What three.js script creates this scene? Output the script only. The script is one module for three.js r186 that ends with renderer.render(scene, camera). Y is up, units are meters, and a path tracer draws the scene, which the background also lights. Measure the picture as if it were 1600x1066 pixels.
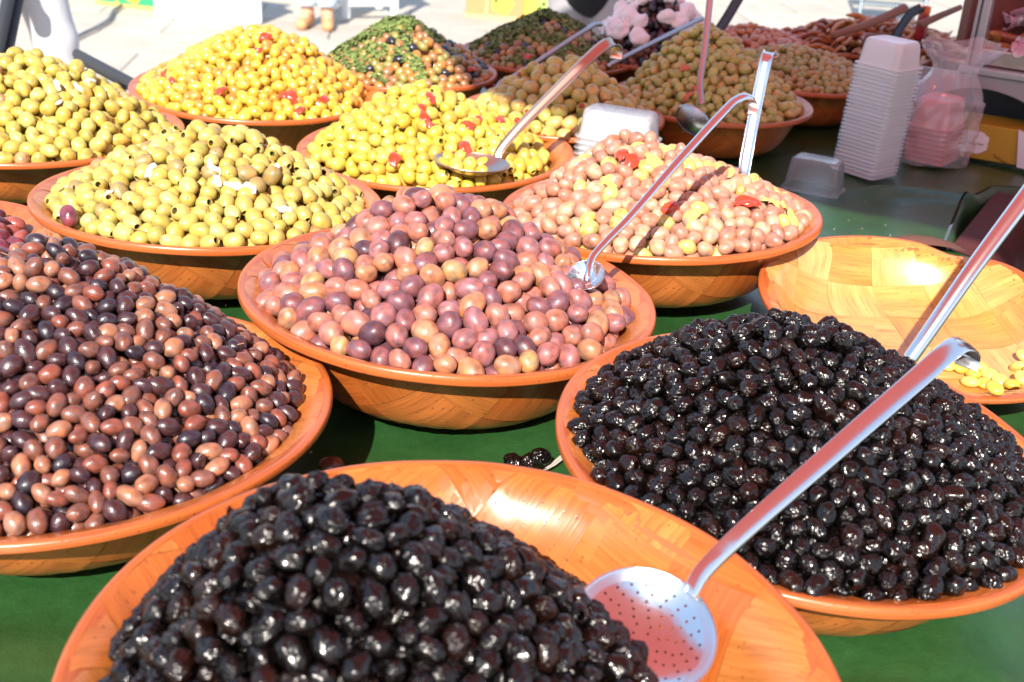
import * as THREE from 'three';
import { ImprovedNoise } from 'three/addons/math/ImprovedNoise.js';
import { MarchingCubes } from 'three/addons/objects/MarchingCubes.js';
import { RoundedBoxGeometry } from 'three/addons/geometries/RoundedBoxGeometry.js';
import { mergeGeometries, mergeVertices } from 'three/addons/utils/BufferGeometryUtils.js';

// ------------------------------------------------------------------ camera, sky, sun, exposure
const W = 1024, Hh = 682, FOV = 32.15;
const scene = new THREE.Scene();
const camera = new THREE.PerspectiveCamera(FOV, W / Hh, 0.05, 200);
camera.position.set(0, 1.42, 0);
camera.rotation.order = 'YXZ';
camera.rotation.set(-24.75 * Math.PI / 180, 0, 3.5 * Math.PI / 180);
camera.focus = 1.13;
camera.userData.fStop = 9.5;
camera.updateMatrixWorld(true);

const renderer = new THREE.WebGLRenderer({ antialias: true });
renderer.setSize(W, Hh);
renderer.toneMapping = THREE.LinearToneMapping;
renderer.toneMappingExposure = 2.08;
renderer.shadowMap.enabled = true;

const SUN = new THREE.Vector3(-0.021, 0.09, 0.115).normalize();
{ // clear, slightly hazy summer sky
  const w = 256, h = 128, d = new Float32Array(w * h * 4);
  for (let j = 0; j < h; j++) for (let i = 0; i < w; i++) {
    const el = ((j + 0.5) / h - 0.5) * Math.PI, az = ((i + 0.5) / w - 0.5) * 2 * Math.PI;
    const s = Math.max(0, Math.sin(el));
    const dir = new THREE.Vector3(Math.cos(el) * Math.cos(az), Math.sin(el), Math.cos(el) * Math.sin(az));
    const c = Math.max(0, dir.dot(SUN));
    const t = Math.pow(1 - s, 3.2), halo = 0.06 * Math.pow(c, 6) + 0.3 * Math.pow(c, 60);
    const k = (j * w + i) * 4;
    d[k] = 0.23 + 0.43 * t + halo; d[k + 1] = 0.35 + 0.35 * t + halo; d[k + 2] = 0.56 + 0.20 * t + halo * 0.95; d[k + 3] = 1;
  }
  const sky = new THREE.DataTexture(d, w, h, THREE.RGBAFormat, THREE.FloatType);
  sky.mapping = THREE.EquirectangularReflectionMapping;
  sky.magFilter = THREE.LinearFilter; sky.needsUpdate = true;
  scene.background = sky; scene.environment = sky;
}
const sun = new THREE.DirectionalLight(new THREE.Color(1, 0.945, 0.86), 4.8);
sun.position.copy(SUN).multiplyScalar(12).add(new THREE.Vector3(0, 0.9, -2.5));
sun.target.position.set(0, 0.9, -2.5);
sun.castShadow = true; sun.shadow.mapSize.set(4096, 4096); sun.shadow.radius = 1;
Object.assign(sun.shadow.camera, { left: -7, right: 7, top: 8, bottom: -8, near: 0.5, far: 40 });
sun.shadow.bias = -0.0004;
scene.add(sun, sun.target);

// ------------------------------------------------------------------ helpers
function mulberry(a) { return () => { a |= 0; a = a + 0x6D2B79F5 | 0; let t = Math.imul(a ^ a >>> 15, 1 | a); t = t + Math.imul(t ^ t >>> 7, 61 | t) ^ t; return ((t ^ t >>> 14) >>> 0) / 4294967296; }; }
let rnd = mulberry(7);
const rr = (a, b) => a + (b - a) * rnd();
const V = (x, y, z) => new THREE.Vector3(x, y, z);
const noiseGen = new ImprovedNoise();
const noise = (x, y, z) => noiseGen.noise(x + 31.7, y + 17.3, z + 5.1);
const clamp = (x, a, b) => Math.min(b, Math.max(a, x));
const smooth = (a, b, x) => { const t = clamp((x - a) / (b - a), 0, 1); return t * t * (3 - 2 * t); };
const taken = {};
function numbered(name) { const n = taken[name] = (taken[name] ?? -1) + 1; return n ? `${name}_${String(n).padStart(3, '0')}` : name; }
function tag(o, label, category, group, kind) {
  if (label) o.userData.label = label;
  if (category) o.userData.category = category;
  if (group) o.userData.group = group;
  if (kind) o.userData.kind = kind;
  return o;
}
function mesh(name, geo, material, parent) {
  const m = new THREE.Mesh(geo, material);
  m.castShadow = m.receiveShadow = true;
  if (parent) { m.name = name; parent.add(m); } else { m.name = numbered(name); scene.add(m); }
  return m;
}
function group(name, pos, turn = 0) { const g = new THREE.Group(); g.name = numbered(name); if (pos) g.position.copy(pos); g.rotation.y = turn; scene.add(g); return g; }
function std(r, g, b, rough = 0.6, extra = {}) {
  const phys = 'clearcoat' in extra || 'transmission' in extra || 'sheen' in extra || 'specularIntensity' in extra;
  const m = phys ? new THREE.MeshPhysicalMaterial({ roughness: rough, ...extra }) : new THREE.MeshStandardMaterial({ roughness: rough, ...extra });
  m.color.setRGB(r, g, b); return m;
}
const S2 = 1600, CX = 800, CY = 533, FPX = CY / Math.tan(FOV * Math.PI / 360);
function ray(px, py) { return V((px - CX) / FPX, -(py - CY) / FPX, -1).applyQuaternion(camera.quaternion); }   // length such that depth along the axis is 1
function at(px, py, depth) { return ray(px, py).multiplyScalar(depth).add(camera.position); }
function onY(px, py, y) { const d = ray(px, py); return d.multiplyScalar((y - camera.position.y) / d.y).add(camera.position); }
const camInv = new THREE.Matrix4().copy(camera.matrixWorld).invert();
function toPixel(p) { const q = p.clone().applyMatrix4(camInv); return [CX + FPX * q.x / -q.z, CY - FPX * q.y / -q.z, -q.z]; }

// sweep a closed 2-D profile along a path; right(t) gives the profile's x axis
function sweep(path, profile, side, scale = () => [1, 1], segs = 40, roll = () => 0) {
  const curve = path instanceof THREE.Curve ? path : new THREE.CatmullRomCurve3(path, false, 'catmullrom', 0.5);
  const n = profile.length, pos = [], idx = [], uv = [];
  const L = curve.getLength();
  for (let i = 0; i <= segs; i++) {
    const t = i / segs, p = curve.getPointAt(t), tan = curve.getTangentAt(t);
    const sx = side.clone().addScaledVector(tan, -side.dot(tan)).normalize().applyAxisAngle(tan, roll(t)), sy = tan.clone().cross(sx).normalize();
    const [kx, ky] = scale(t);
    for (let j = 0; j < n; j++) { const q = p.clone().addScaledVector(sx, profile[j][0] * kx).addScaledVector(sy, profile[j][1] * ky); pos.push(q.x, q.y, q.z); uv.push(j / n, t * L); }
  }
  for (let i = 0; i < segs; i++) for (let j = 0; j < n; j++) { const a = i * n + j, b = i * n + (j + 1) % n, c = a + n, d = b + n; idx.push(a, b, c, b, d, c); }
  for (const e of [0, segs]) { const c = pos.length / 3; const p = curve.getPointAt(e / segs); pos.push(p.x, p.y, p.z); uv.push(0, 0); for (let j = 0; j < n; j++) { const a = e * n + j, b = e * n + (j + 1) % n; e ? idx.push(a, b, c) : idx.push(b, a, c); } }
  const g = new THREE.BufferGeometry();
  g.setAttribute('position', new THREE.Float32BufferAttribute(pos, 3)); g.setAttribute('uv', new THREE.Float32BufferAttribute(uv, 2)); g.setIndex(idx); g.computeVertexNormals();
  return g;
}
const circleProfile = (r, n = 10) => Array.from({ length: n }, (_, i) => [r * Math.cos(i / n * 6.2832), r * Math.sin(i / n * 6.2832)]);
const strapProfile = (w, t) => { // flat strap whose long edges stand up a little, as pressed steel handles have
  const a = w / 2, e = t * 1.6; return [[-a, -t / 2], [-a * 0.9, -t * 0.75], [a * 0.9, -t * 0.75], [a, -t / 2], [a, e * 0.7], [a * 0.92, e], [a * 0.78, t * 0.55], [a * 0.3, t * 0.4], [-a * 0.3, t * 0.4], [-a * 0.78, t * 0.55], [-a * 0.92, e], [-a, e * 0.7]];
};
function dataTex(w, h, f, srgb = false) {
  const d = new Uint8Array(w * h * 4);
  for (let j = 0; j < h; j++) for (let i = 0; i < w; i++) { const c = f(i / w, j / h), k = (j * w + i) * 4; for (let q = 0; q < 3; q++) d[k + q] = clamp(Math.round((Array.isArray(c) ? c[q] : c) * 255), 0, 255); d[k + 3] = 255; }
  const t = new THREE.DataTexture(d, w, h); t.wrapS = t.wrapT = THREE.RepeatWrapping; t.magFilter = THREE.LinearFilter; t.minFilter = THREE.LinearMipmapLinearFilter; t.generateMipmaps = true;
  if (srgb) t.colorSpace = THREE.SRGBColorSpace; t.needsUpdate = true; return t;
}
function sheet(nu, nv, f) { // f(u,v) -> Vector3
  const pos = [], uv = [], idx = [];
  for (let j = 0; j <= nv; j++) for (let i = 0; i <= nu; i++) { const p = f(i / nu, j / nv); pos.push(p.x, p.y, p.z); uv.push(i / nu, j / nv); }
  for (let j = 0; j < nv; j++) for (let i = 0; i < nu; i++) { const a = j * (nu + 1) + i, b = a + 1, c = a + nu + 1, d = c + 1; idx.push(a, b, c, b, d, c); }
  const g = new THREE.BufferGeometry(); g.setAttribute('position', new THREE.Float32BufferAttribute(pos, 3)); g.setAttribute('uv', new THREE.Float32BufferAttribute(uv, 2)); g.setIndex(idx); g.computeVertexNormals(); return g;
}

// ------------------------------------------------------------------ the ground
const TB = 0.869;                       // height of the cloth on the table
{
  const stone = dataTex(256, 256, (u, v) => {
    const a = noise(u * 6, v * 6, 1) * 0.5 + noise(u * 23, v * 23, 2) * 0.3 + noise(u * 70, v * 70, 3) * 0.2;
    return [0.80 + a * 0.10, 0.775 + a * 0.10, 0.74 + a * 0.11];
  }, true);
  stone.repeat.set(1, 1);
  const gm = std(0.30, 0.27, 0.23, 0.95);
  const g = new THREE.PlaneGeometry(300, 300); g.rotateX(-Math.PI / 2);
  const ground = mesh('ground', g, gm); tag(ground, 'pale stone paving of the sunlit square behind the stall', 'ground', null, 'structure');
  ground.position.y = -0.012;
  const mats = [1, 0.94, 1.05, 0.98].map((k) => std(0.70 * k, 0.65 * k, 0.585 * k, 0.85, { map: stone }));
  const ang = -0.10, ca = Math.cos(ang), sa = Math.sin(ang);
  const variants = [0, 1, 2, 3].map((v) => { const b = new RoundedBoxGeometry(0.992, 0.03, 0.592, 1, 0.003); const uv = b.attributes.uv; for (let i = 0; i < uv.count; i++) uv.setXY(i, (b.attributes.position.getX(i) + v * 0.37) * 0.9, (b.attributes.position.getZ(i) + v * 0.61) * 0.9); return b; });
  let n = 0;
  for (let j = 0; j < 16; j++) for (let i = -6; i < 7; i++) {
    const x0 = (i + (j % 2) * 0.5) * 1.0, z0 = -4.1 - j * 0.6;
    const x = x0 * ca - z0 * sa, z = x0 * sa + z0 * ca;
    const s = mesh('paving_slab', variants[n % 4], mats[Math.floor(rnd() * 4)], ground);
    s.position.set(x, 0.012 - 0.015 + rr(-0.0015, 0.0015), z); s.rotation.y = -ang; n++;
  }
}

// ------------------------------------------------------------------ the red awning over the back of the stall (just above the frame: it shades the rear bowls)
const RED = std(0.60, 0.12, 0.105, 0.9, { transmission: 0.5, thickness: 0, side: THREE.DoubleSide });
const steel = std(0.74, 0.74, 0.75, 0.2, { metalness: 1 });
const steelDull = std(0.5, 0.5, 0.52, 0.36, { metalness: 1 });
const darkMetal = std(0.045, 0.047, 0.05, 0.5, { metalness: 0.4 });
const AW = { c: [-0.36, -0.03], a: [-1.20, -2.12], b: [2.55, 1.36], d: [1.75, -2.57] };
{
  const aw = group('market_awning', V(1.75, 0, -2.57));
  tag(aw, 'red fabric awning stretched above the rear right of the olive stall', 'awning');
  const P = (q, y) => V(q[0], y, q[1]).sub(aw.position);
  const c = P(AW.c, 2.42), a = P(AW.a, 2.5), b = P(AW.b, 2.42), d = P(AW.d, 2.62);
  mesh('canopy', sheet(24, 24, (u, v) => { const p = c.clone().lerp(b, u).lerp(a.clone().lerp(d, u), v); p.y -= 0.10 * Math.sin(u * Math.PI) * Math.sin(v * Math.PI) - 0.012 * Math.sin(u * 40); return p; }), RED, aw);
  const bar = (p, q) => sweep(new THREE.LineCurve3(p, q), circleProfile(0.014), V(0.3, 0.9, 0.2), undefined, 1);
  for (const [p, q] of [[c, b], [b, d], [d, a], [a, c]]) mesh('frame_bar', bar(p, q), steelDull, aw);
  mesh('pole', bar(b, b.clone().setY(0)), steelDull, aw); mesh('pole', bar(d, d.clone().setY(0)), steelDull, aw);
}

// ------------------------------------------------------------------ the table and its green oilcloth
const EDGE = [[0.78, -1.46], [1.7, -1.0], [1.7, -0.2], [-1.7, -0.2], [-1.7, -0.7], [-0.855, -1.76], [-0.61, -2.09], [-0.35, -2.45], [0.05, -2.95], [0.5, -3.25], [1.7, -3.25], [1.7, -1.42], [0.86, -1.955], [0.795, -1.955], [0.70, -1.83], [0.60, -1.60]];
const inside = (x, z) => { let c = false; for (let i = 0, j = EDGE.length - 1; i < EDGE.length; j = i++) { const [xi, zi] = EDGE[i], [xj, zj] = EDGE[j]; if ((zi > z) !== (zj > z) && x < (xj - xi) * (z - zi) / (zj - zi) + xi) c = !c; } return c; };
const clothY = (x, z) => {
  const u = x * 0.52 - z * 0.854, v = -x * 0.854 - z * 0.52;
  let y = 0.0050 * noise(u * 2.4, v * 8, 0.3) + 0.0026 * noise(u * 13, v * 5, 4) - 0.0022 * (1 - Math.min(1, Math.abs(noise(u * 4, v * 3.2, 9)) * 9)) - 0.001;
  { const t = smooth(0.50, 0.58, x) * smooth(0.80, 0.74, x), d = (z + 1.845) - (x - 0.6) * -0.02 + 0.006 * noise(x * 20, 1, 2); y += t * 0.017 * Math.exp(-d * d / 0.0004); }   // the raised fold by the tubs
  y += 0.006 * Math.exp(-Math.pow((z + 0.70 + 0.3 * x) / 0.02, 2)) * smooth(0.34, 0.42, x);
  return y - 0.001;
};
{
  const t = group('market_table', V(0, 0, -1.6));
  tag(t, 'trestle table carrying all the olive bowls under a green oilcloth', 'table');
  const sh = new THREE.Shape(EDGE.map(([x, z]) => new THREE.Vector2(x, -z)));
  const g = new THREE.ExtrudeGeometry(sh, { depth: 0.025, bevelEnabled: false }); g.rotateX(-Math.PI / 2); g.scale(0.985, 1, 0.995); g.translate(0, TB - 0.038, 1.6);
  const wood = std(0.28, 0.19, 0.11, 0.8);
  mesh('tabletop', g, wood, t);
  for (const [x, z] of [[-1.2, -0.5], [1.4, -0.5], [-0.5, -1.7], [0.45, -2.3], [1.4, -2.9], [1.3, -1.9]]) { const l = new THREE.BoxGeometry(0.05, TB - 0.04, 0.05); l.translate(x, (TB - 0.04) / 2, z + 1.6); mesh('leg', l, wood, t); }
  // cloth: a fine grid over the tabletop and a skirt that hangs from its edge
  const pos = [], idx = [], uv = [], at2 = new Map(), st = 0.0125;
  const toEdge = (x, z) => { let best = 1e9, r = [x, z]; for (let i = 0, j = EDGE.length - 1; i < EDGE.length; j = i++) { const [ax, az] = EDGE[j], [bx, bz] = EDGE[i], dx = bx - ax, dz = bz - az, t = clamp(((x - ax) * dx + (z - az) * dz) / (dx * dx + dz * dz), 0, 1), px = ax + dx * t, pz = az + dz * t, d = Math.hypot(x - px, z - pz); if (d < best) { best = d; r = [px, pz]; } } return r; };
  const vert = (i, j) => { const k = i * 4096 + j; if (!at2.has(k)) { let x = i * st - 1.8, z = j * st - 3.4; if (!inside(x, z)) [x, z] = toEdge(x, z); at2.set(k, pos.length / 3); pos.push(x, TB + clothY(x, z), z); uv.push(x, z); } return at2.get(k); };
  for (let i = 0; i < 290; i++) for (let j = 0; j < 270; j++) { if (![[0, 0], [1, 0], [0, 1], [1, 1]].some(([p, q]) => inside((i + p) * st - 1.8, (j + q) * st - 3.4))) continue; const a = vert(i, j), b = vert(i + 1, j), c = vert(i, j + 1), d = vert(i + 1, j + 1); idx.push(a, c, b, b, c, d); }
  const cg = new THREE.BufferGeometry(); cg.setAttribute('position', new THREE.Float32BufferAttribute(pos, 3)); cg.setAttribute('uv', new THREE.Float32BufferAttribute(uv, 2)); cg.setIndex(idx); cg.computeVertexNormals();
  const ctex = dataTex(256, 256, (u, v) => { const a = noise(u * 8, v * 8, 1) * 0.5 + noise(u * 30, v * 30, 7) * 0.3; const sp = noise(u * 90, v * 90, 3) > 0.62 ? 0.35 : 0; return [0.72 + a * 0.2 + sp, 0.8 + a * 0.16 + sp * 0.3, 0.72 + a * 0.2 + sp * 0.6]; }, true);
  ctex.repeat.set(3.2, 3.2);
  const leather = dataTex(256, 256, (u, v) => 0.5 + 0.25 * noise(u * 60, v * 60, 1) + 0.25 * noise(u * 25, v * 25, 5)); leather.repeat.set(9, 9);
  const cm = std(0.036, 0.112, 0.034, 0.36, { clearcoat: 0.5, clearcoatRoughness: 0.3, map: ctex, bumpMap: leather, bumpScale: 0.0006, side: THREE.DoubleSide, specularIntensity: 1 });
  const cloth = mesh('tablecloth', cg, cm); tag(cloth, 'creased dark green oilcloth spread under all the olive bowls', 'tablecloth');
  cloth.userData.note = undefined; delete cloth.userData.note;
  const loop = EDGE.map(([x, z]) => new THREE.Vector2(x, z)), skp = [];
  for (let i = 0; i < loop.length; i++) { const a = loop[i], b = loop[(i + 1) % loop.length], n = Math.max(2, Math.ceil(a.distanceTo(b) / 0.012)); for (let k = 0; k < n; k++) skp.push(a.clone().lerp(b, k / n)); }
  skp.push(skp[0]);
  const sk = sheet(skp.length - 1, 6, (u, v) => { const i = Math.round(u * (skp.length - 1)), p = skp[i], q = skp[(i + 1) % (skp.length - 1)], o = skp[(i + skp.length - 2) % (skp.length - 1)]; const d = q.clone().sub(o).normalize(); const w = 0.004 + 0.02 * v * (1 + Math.sin(i * 0.16 + 2 * noise(i * 0.02, 0, 0))) + 0.012 * Math.sqrt(v); return V(p.x + d.y * w, TB + clothY(p.x, p.y) - 0.006 * v - v * v * (0.10 + 0.02 * noise(i * 0.2, 3, 1)), p.y - d.x * w); });
  mesh('skirt', sk, cm, cloth);
}

// ------------------------------------------------------------------ woven wooden bowls
const R0 = 0.2, H0 = 0.095, WALL = 0.0034;
const PROF = (() => { // arc-length table of the bowl's mid surface: s -> (r, y); round foot, straight wall, flared lip
  const key = [[0, 0.0040], [0.06, 0.0042], [0.104, 0.0046], [0.126, 0.0085], [0.1425, 0.0190], [0.156, 0.0380], [0.1660, 0.0590], [0.1755, 0.0785], [0.1855, 0.0890], [0.2, 0.095]];
  const c = new THREE.CatmullRomCurve3(key.map(([x, y]) => V(x, y, 0)), false, 'centripetal'), pts = Array.from({ length: 61 }, (_, i) => { const p = c.getPointAt(i / 60); return [p.x, p.y]; });
  const s = [0]; for (let i = 1; i < pts.length; i++) s.push(s[i - 1] + Math.hypot(pts[i][0] - pts[i - 1][0], pts[i][1] - pts[i - 1][1]));
  return { pts, s, total: s[s.length - 1] };
})();
function profAt(s) { // r, y, normal (outward-down)
  s = clamp(s, 0, PROF.total); let i = 1; while (i < PROF.s.length - 1 && PROF.s[i] < s) i++;
  const t = (s - PROF.s[i - 1]) / (PROF.s[i] - PROF.s[i - 1]), a = PROF.pts[i - 1], b = PROF.pts[i];
  const dr = b[0] - a[0], dy = b[1] - a[1], l = Math.hypot(dr, dy);
  return [a[0] + dr * t, a[1] + dy * t, dy / l, -dr / l];
}
const innerR = (y) => { for (let i = 1; i < PROF.pts.length; i++) if (PROF.pts[i][1] >= y) return PROF.pts[i][0]; return R0; };
const grain = dataTex(512, 512, (u, v) => {
  const l = noise(u * 90, v * 3, 1) * 0.35 + noise(u * 220, v * 5, 4) * 0.35 + noise(u * 12, v * 2.5, 9) * 0.5;
  const dark = smooth(0.3, 0.6, noise(u * 60, v * 4, 20)) * 0.10 + smooth(0.55, 0.75, noise(u * 46, v * 30, 33)) * 0.15;
  const spots = smooth(0.52, 0.66, noise(u * 55, v * 60, 70)) * 0.25; const k = 0.88 + l * 0.2 - dark - spots; return [k, k * (0.95 + 0.05 * l), k * (0.9 + 0.1 * l)];
}, true);
grain.repeat.set(5, 5);
const veneerTints = [[0.61, 0.200, 0.044], [0.57, 0.168, 0.034], [0.64, 0.235, 0.058], [0.54, 0.145, 0.028], [0.60, 0.185, 0.040], [0.50, 0.130, 0.025]];
const veneers = veneerTints.map(([r, g, b]) => std(r, g, b, 0.34, { map: grain, bumpMap: grain, bumpScale: 0.00025, clearcoat: 0.35, clearcoatRoughness: 0.22 }));
const paleVeneers = [[0.74, 0.40, 0.12], [0.70, 0.34, 0.085], [0.78, 0.46, 0.16], [0.66, 0.29, 0.065]].map(([r, g, b]) => std(r, g, b, 0.36, { map: grain, bumpMap: grain, bumpScale: 0.00025, clearcoat: 0.6, clearcoatRoughness: 0.27 }));
const rimMat = std(0.58, 0.150, 0.038, 0.36, { map: grain, bumpMap: grain, bumpScale: 0.0004, clearcoat: 0.3, clearcoatRoughness: 0.25 });
const shellMat = std(0.30, 0.10, 0.025, 0.6);
const CELL = 0.074;
function cellGeometry(ci, cj, side) { // one veneer strip where it shows between its neighbours; side +1 outside, -1 inside
  const n = 6, pos = [], uv = [], idx = []; let any = false;
  const along = (ci + cj) % 2 === 0, gap = 0.0002;
  for (let j = 0; j <= n; j++) for (let i = 0; i <= n; i++) {
    const fu = i / n, fv = j / n;
    let u = (ci + fu) * CELL + (fu < 0.5 ? gap : -gap), v = (cj + fv) * CELL + (fv < 0.5 ? gap : -gap);
    let s = Math.hypot(u, v); const th = Math.atan2(v, u); if (s < PROF.total - 0.004) any = true; s = Math.min(s, PROF.total - 0.002);
    const [r, y, nr, ny] = profAt(s);
    const t = along ? fu : fv;                                   // the strip dives under its neighbours at both ends
    const lift = 0.0004 + 0.0008 * Math.sin(Math.PI * t) * (0.75 + 0.25 * Math.sin(Math.PI * (along ? fv : fu)));
    const o = side * (WALL / 2 + lift);
    const rr2 = r + nr * o, yy = y + ny * o;
    pos.push(rr2 * Math.cos(th), yy, rr2 * Math.sin(th));
    uv.push(along ? v + ci * 0.31 : u + cj * 0.43, along ? u + cj * 0.17 : v + ci * 0.23);
  }
  if (!any) return null;
  for (let j = 0; j < n; j++) for (let i = 0; i < n; i++) { const a = j * (n + 1) + i, b = a + 1, c = a + n + 1, d = c + 1; side > 0 ? idx.push(a, b, c, b, d, c) : idx.push(a, c, b, b, c, d); }
  const g = new THREE.BufferGeometry(); g.setAttribute('position', new THREE.Float32BufferAttribute(pos, 3)); g.setAttribute('uv', new THREE.Float32BufferAttribute(uv, 2)); g.setIndex(idx); g.computeVertexNormals(); return g;
}
function lathe(list, seg = 96) { return new THREE.LatheGeometry(list.map(([x, y]) => new THREE.Vector2(x, y)), seg); }
const shellGeo = (() => { const o = [], i = []; for (let k = 0; k <= 30; k++) { const [r, y, nr, ny] = profAt(k / 30 * PROF.total); o.push([Math.max(0, r + nr * WALL / 2), y + ny * WALL / 2]); i.push([Math.max(0, r - nr * WALL / 2), y - ny * WALL / 2]); } o[0][0] = i[0][0] = 0; return lathe([...o, ...i.reverse()], 72); })();
const rimGeo = (() => { // a bent band, a little uneven, laid round the mouth inside and out
  const c = [[-0.0120, -0.0050], [-0.0122, -0.0030], [-0.0060, 0.0004], [-0.0005, 0.0026], [0.0022, 0.0026], [0.0036, 0.0010], [0.0040, -0.0015], [0.0038, -0.0055], [0.0026, -0.0074], [0, -0.0076], [-0.0100, -0.0092], [-0.0120, -0.0050]];
  const g = lathe(c.map(([a, b]) => [R0 + a, H0 + b]), 120), p = g.attributes.position, u = g.attributes.uv;
  for (let i = 0; i < p.count; i++) { const th = Math.atan2(p.getZ(i), p.getX(i)), k = 1 + 0.0035 * noise(Math.cos(th) * 2.2, Math.sin(th) * 2.2, 8); const w = 0.0012 * noise(Math.cos(th) * 3, Math.sin(th) * 3, 3); p.setXYZ(i, p.getX(i) * k, p.getY(i) + w, p.getZ(i) * k); u.setXY(i, u.getY(i) * 0.05, u.getX(i) * 1.25); }
  g.computeVertexNormals(); return g;
})();
function makeBowl(whole) {
  const b = group('woven_bowl');
  mesh('shell', shellGeo, shellMat, b);
  mesh('rim', rimGeo, rimMat, b);
  const m = 6;
  for (const side of [1, -1]) for (let i = -m; i < m; i++) for (let j = -m; j < m; j++) {
    const far = Math.max(...[[i, j], [i + 1, j], [i, j + 1], [i + 1, j + 1]].map(([a, c]) => Math.hypot(a, c) * CELL));
    if (far < (whole && side < 0 ? 0 : 0.13)) continue;
    const g = cellGeometry(i, j, side); if (!g) continue;
    mesh('veneer_strip', g, whole && side < 0 ? paleVeneers[Math.floor(rnd() * 4)] : veneers[Math.floor(rnd() * veneers.length)], b);
  }
  return b;
}
const BOWLS = {
  black_front: { c: [-0.016, 0.034, -0.513], n: [0.037, 0.017], R: 0.21, turn: 0.8, label: 'large woven wooden bowl of shiny black olives at the front, skimmer on its rim' },
  black_right: { c: [0.238, 0.012, -0.828], n: [0.045, 0.045], R: 0.196, turn: 0.7, label: 'woven wooden bowl of wrinkled black olives at the right, before the nearly empty bowl' },
  brown_left: { c: [-0.353, 0, -0.843], n: [-0.038, -0.022], R: 0.205, turn: 0.85, label: 'woven wooden bowl heaped with small brown olives at the left edge' },
  rosy_centre: { c: [-0.065, 0.018, -1.094], n: [0.04, -0.023], R: 0.203, turn: 0.75, label: 'woven wooden bowl of large rosy brown olives in the middle of the table' },
  pitted_green: { c: [-0.37, 0.013, -1.348], n: [0.022, -0.05], R: 0.2, turn: 0.8, label: 'woven wooden bowl of pitted green olives with garlic slivers' },
  pink_mixed: { c: [0.172, 0.014, -1.402], n: [-0.055, -0.041], R: 0.193, turn: 0.72, label: 'woven wooden bowl of pale pink olives with lemon and pepper pieces' },
  lemon_yellow: { c: [-0.128, -0.006, -1.688], n: [-0.023, -0.004], R: 0.198, turn: 0.8, label: 'woven wooden bowl of bright yellow pitted olives with a steel ladle in it' },
  orange: { c: [-0.449, 0, -1.967], n: [0.02, 0.012], R: 0.205, turn: 0.78, label: 'woven wooden bowl of glossy orange yellow olives with red pepper, at the back left' },
  whole_green: { c: [-0.695, 0, -1.642], n: [-0.007, -0.033], R: 0.2, turn: 0.8, label: 'woven wooden bowl of whole green olives at the left, behind the purple ones' },
  purple_left: { c: [-0.685, -0.016, -1.19], n: [0.0, 0.0], R: 0.185, turn: 0.4, label: 'woven wooden bowl of purple olives cut off by the left edge' },
  stuffed: { c: [0.06, 0, -1.93], n: [0, 0], R: 0.165, turn: 0.8, label: 'woven wooden bowl of pimento stuffed green olives behind the clear plastic tubs' },
  mild_green: { c: [0.325, 0, -2.09], n: [0, 0], R: 0.175, turn: 0.8, label: 'woven wooden bowl of small mild green olives with a skimmer, in the shade' },
  herb_left: { c: [-0.225, 0, -2.185], n: [0, 0], R: 0.165, turn: 0.8, label: 'woven wooden bowl of mixed olives under chopped herbs, left of two' },
  herb_right: { c: [0.035, 0, -2.40], n: [0, 0], R: 0.175, turn: 0.8, label: 'woven wooden bowl of mixed olives under chopped herbs, right of two' },
  garlic_dark: { c: [0.255, 0, -2.47], n: [0, 0], R: 0.15, turn: 0.8, label: 'woven wooden bowl of dark olives topped with white garlic lumps' },
  brown_green: { c: [0.535, 0.0, -2.36], n: [0, 0], R: 0.175, turn: 0.8, label: 'woven wooden bowl of brownish green olives behind the tall tub stack' },
  orange_far: { c: [0.50, -0.01, -2.74], n: [0, 0], R: 0.16, turn: 0.8, label: 'woven wooden bowl of orange pickles far at the back of the stall' },
};
const EMPTY = { c: [0.446, -0.016, -1.207], n: [0.035, 0.115], R: 0.175, turn: 0.12, label: 'nearly empty tilted woven wooden bowl with a few yellow lupin beans' };
const WEAVE = makeBowl(false);
function placeBowl(root, B) {
  const n = V(B.n[0], 1, B.n[1]).normalize(), tilt = Math.hypot(...B.n);
  B.H = 0.95 - TB + B.c[1] - 0.09 * tilt;
  root.position.set(B.c[0], 0.95 + B.c[1], B.c[2]).addScaledVector(n, -B.H);
  root.quaternion.setFromUnitVectors(V(0, 1, 0), n).multiply(new THREE.Quaternion().setFromAxisAngle(V(0, 1, 0), B.turn));
  root.scale.set(B.R / R0, B.H / H0, B.R / R0);
  tag(root, B.label, 'wooden bowl', 'woven wooden bowls set out on the green cloth');
  B.m = new THREE.Matrix4().compose(root.position, new THREE.Quaternion().setFromUnitVectors(V(0, 1, 0), n), V(1, 1, 1));
  B.n3 = n;
}
let firstBowl = true;
for (const k in BOWLS) { const r = firstBowl ? WEAVE : WEAVE.clone(); if (!firstBowl) { r.name = numbered('woven_bowl'); scene.add(r); } firstBowl = false; placeBowl(r, BOWLS[k]); }
const emptyBowl = makeBowl(true);
{ // its old rim has warped: one part of the lip sags
  const th0 = Math.atan2(-0.165, 0.085) + EMPTY.turn, done = new Set();
  emptyBowl.traverse((o) => { if (!o.isMesh) return; if (o.name === 'rim' || o.name === 'shell') o.geometry = o.geometry.clone(); if (done.has(o.geometry)) return; done.add(o.geometry);
    const p = o.geometry.attributes.position; for (let i = 0; i < p.count; i++) { const r = Math.hypot(p.getX(i), p.getZ(i)); let d = Math.atan2(p.getZ(i), p.getX(i)) - th0; d = Math.atan2(Math.sin(d), Math.cos(d)); p.setY(i, p.getY(i) + Math.pow(r / R0, 5) * (-0.013 * Math.exp(-d * d / 0.03) + 0.006 * Math.exp(-(d - 0.4) * (d - 0.4) / 0.05) + 0.003 * Math.sin(2 * d))); }
    o.geometry.computeVertexNormals(); });
}
placeBowl(emptyBowl, EMPTY);

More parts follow.
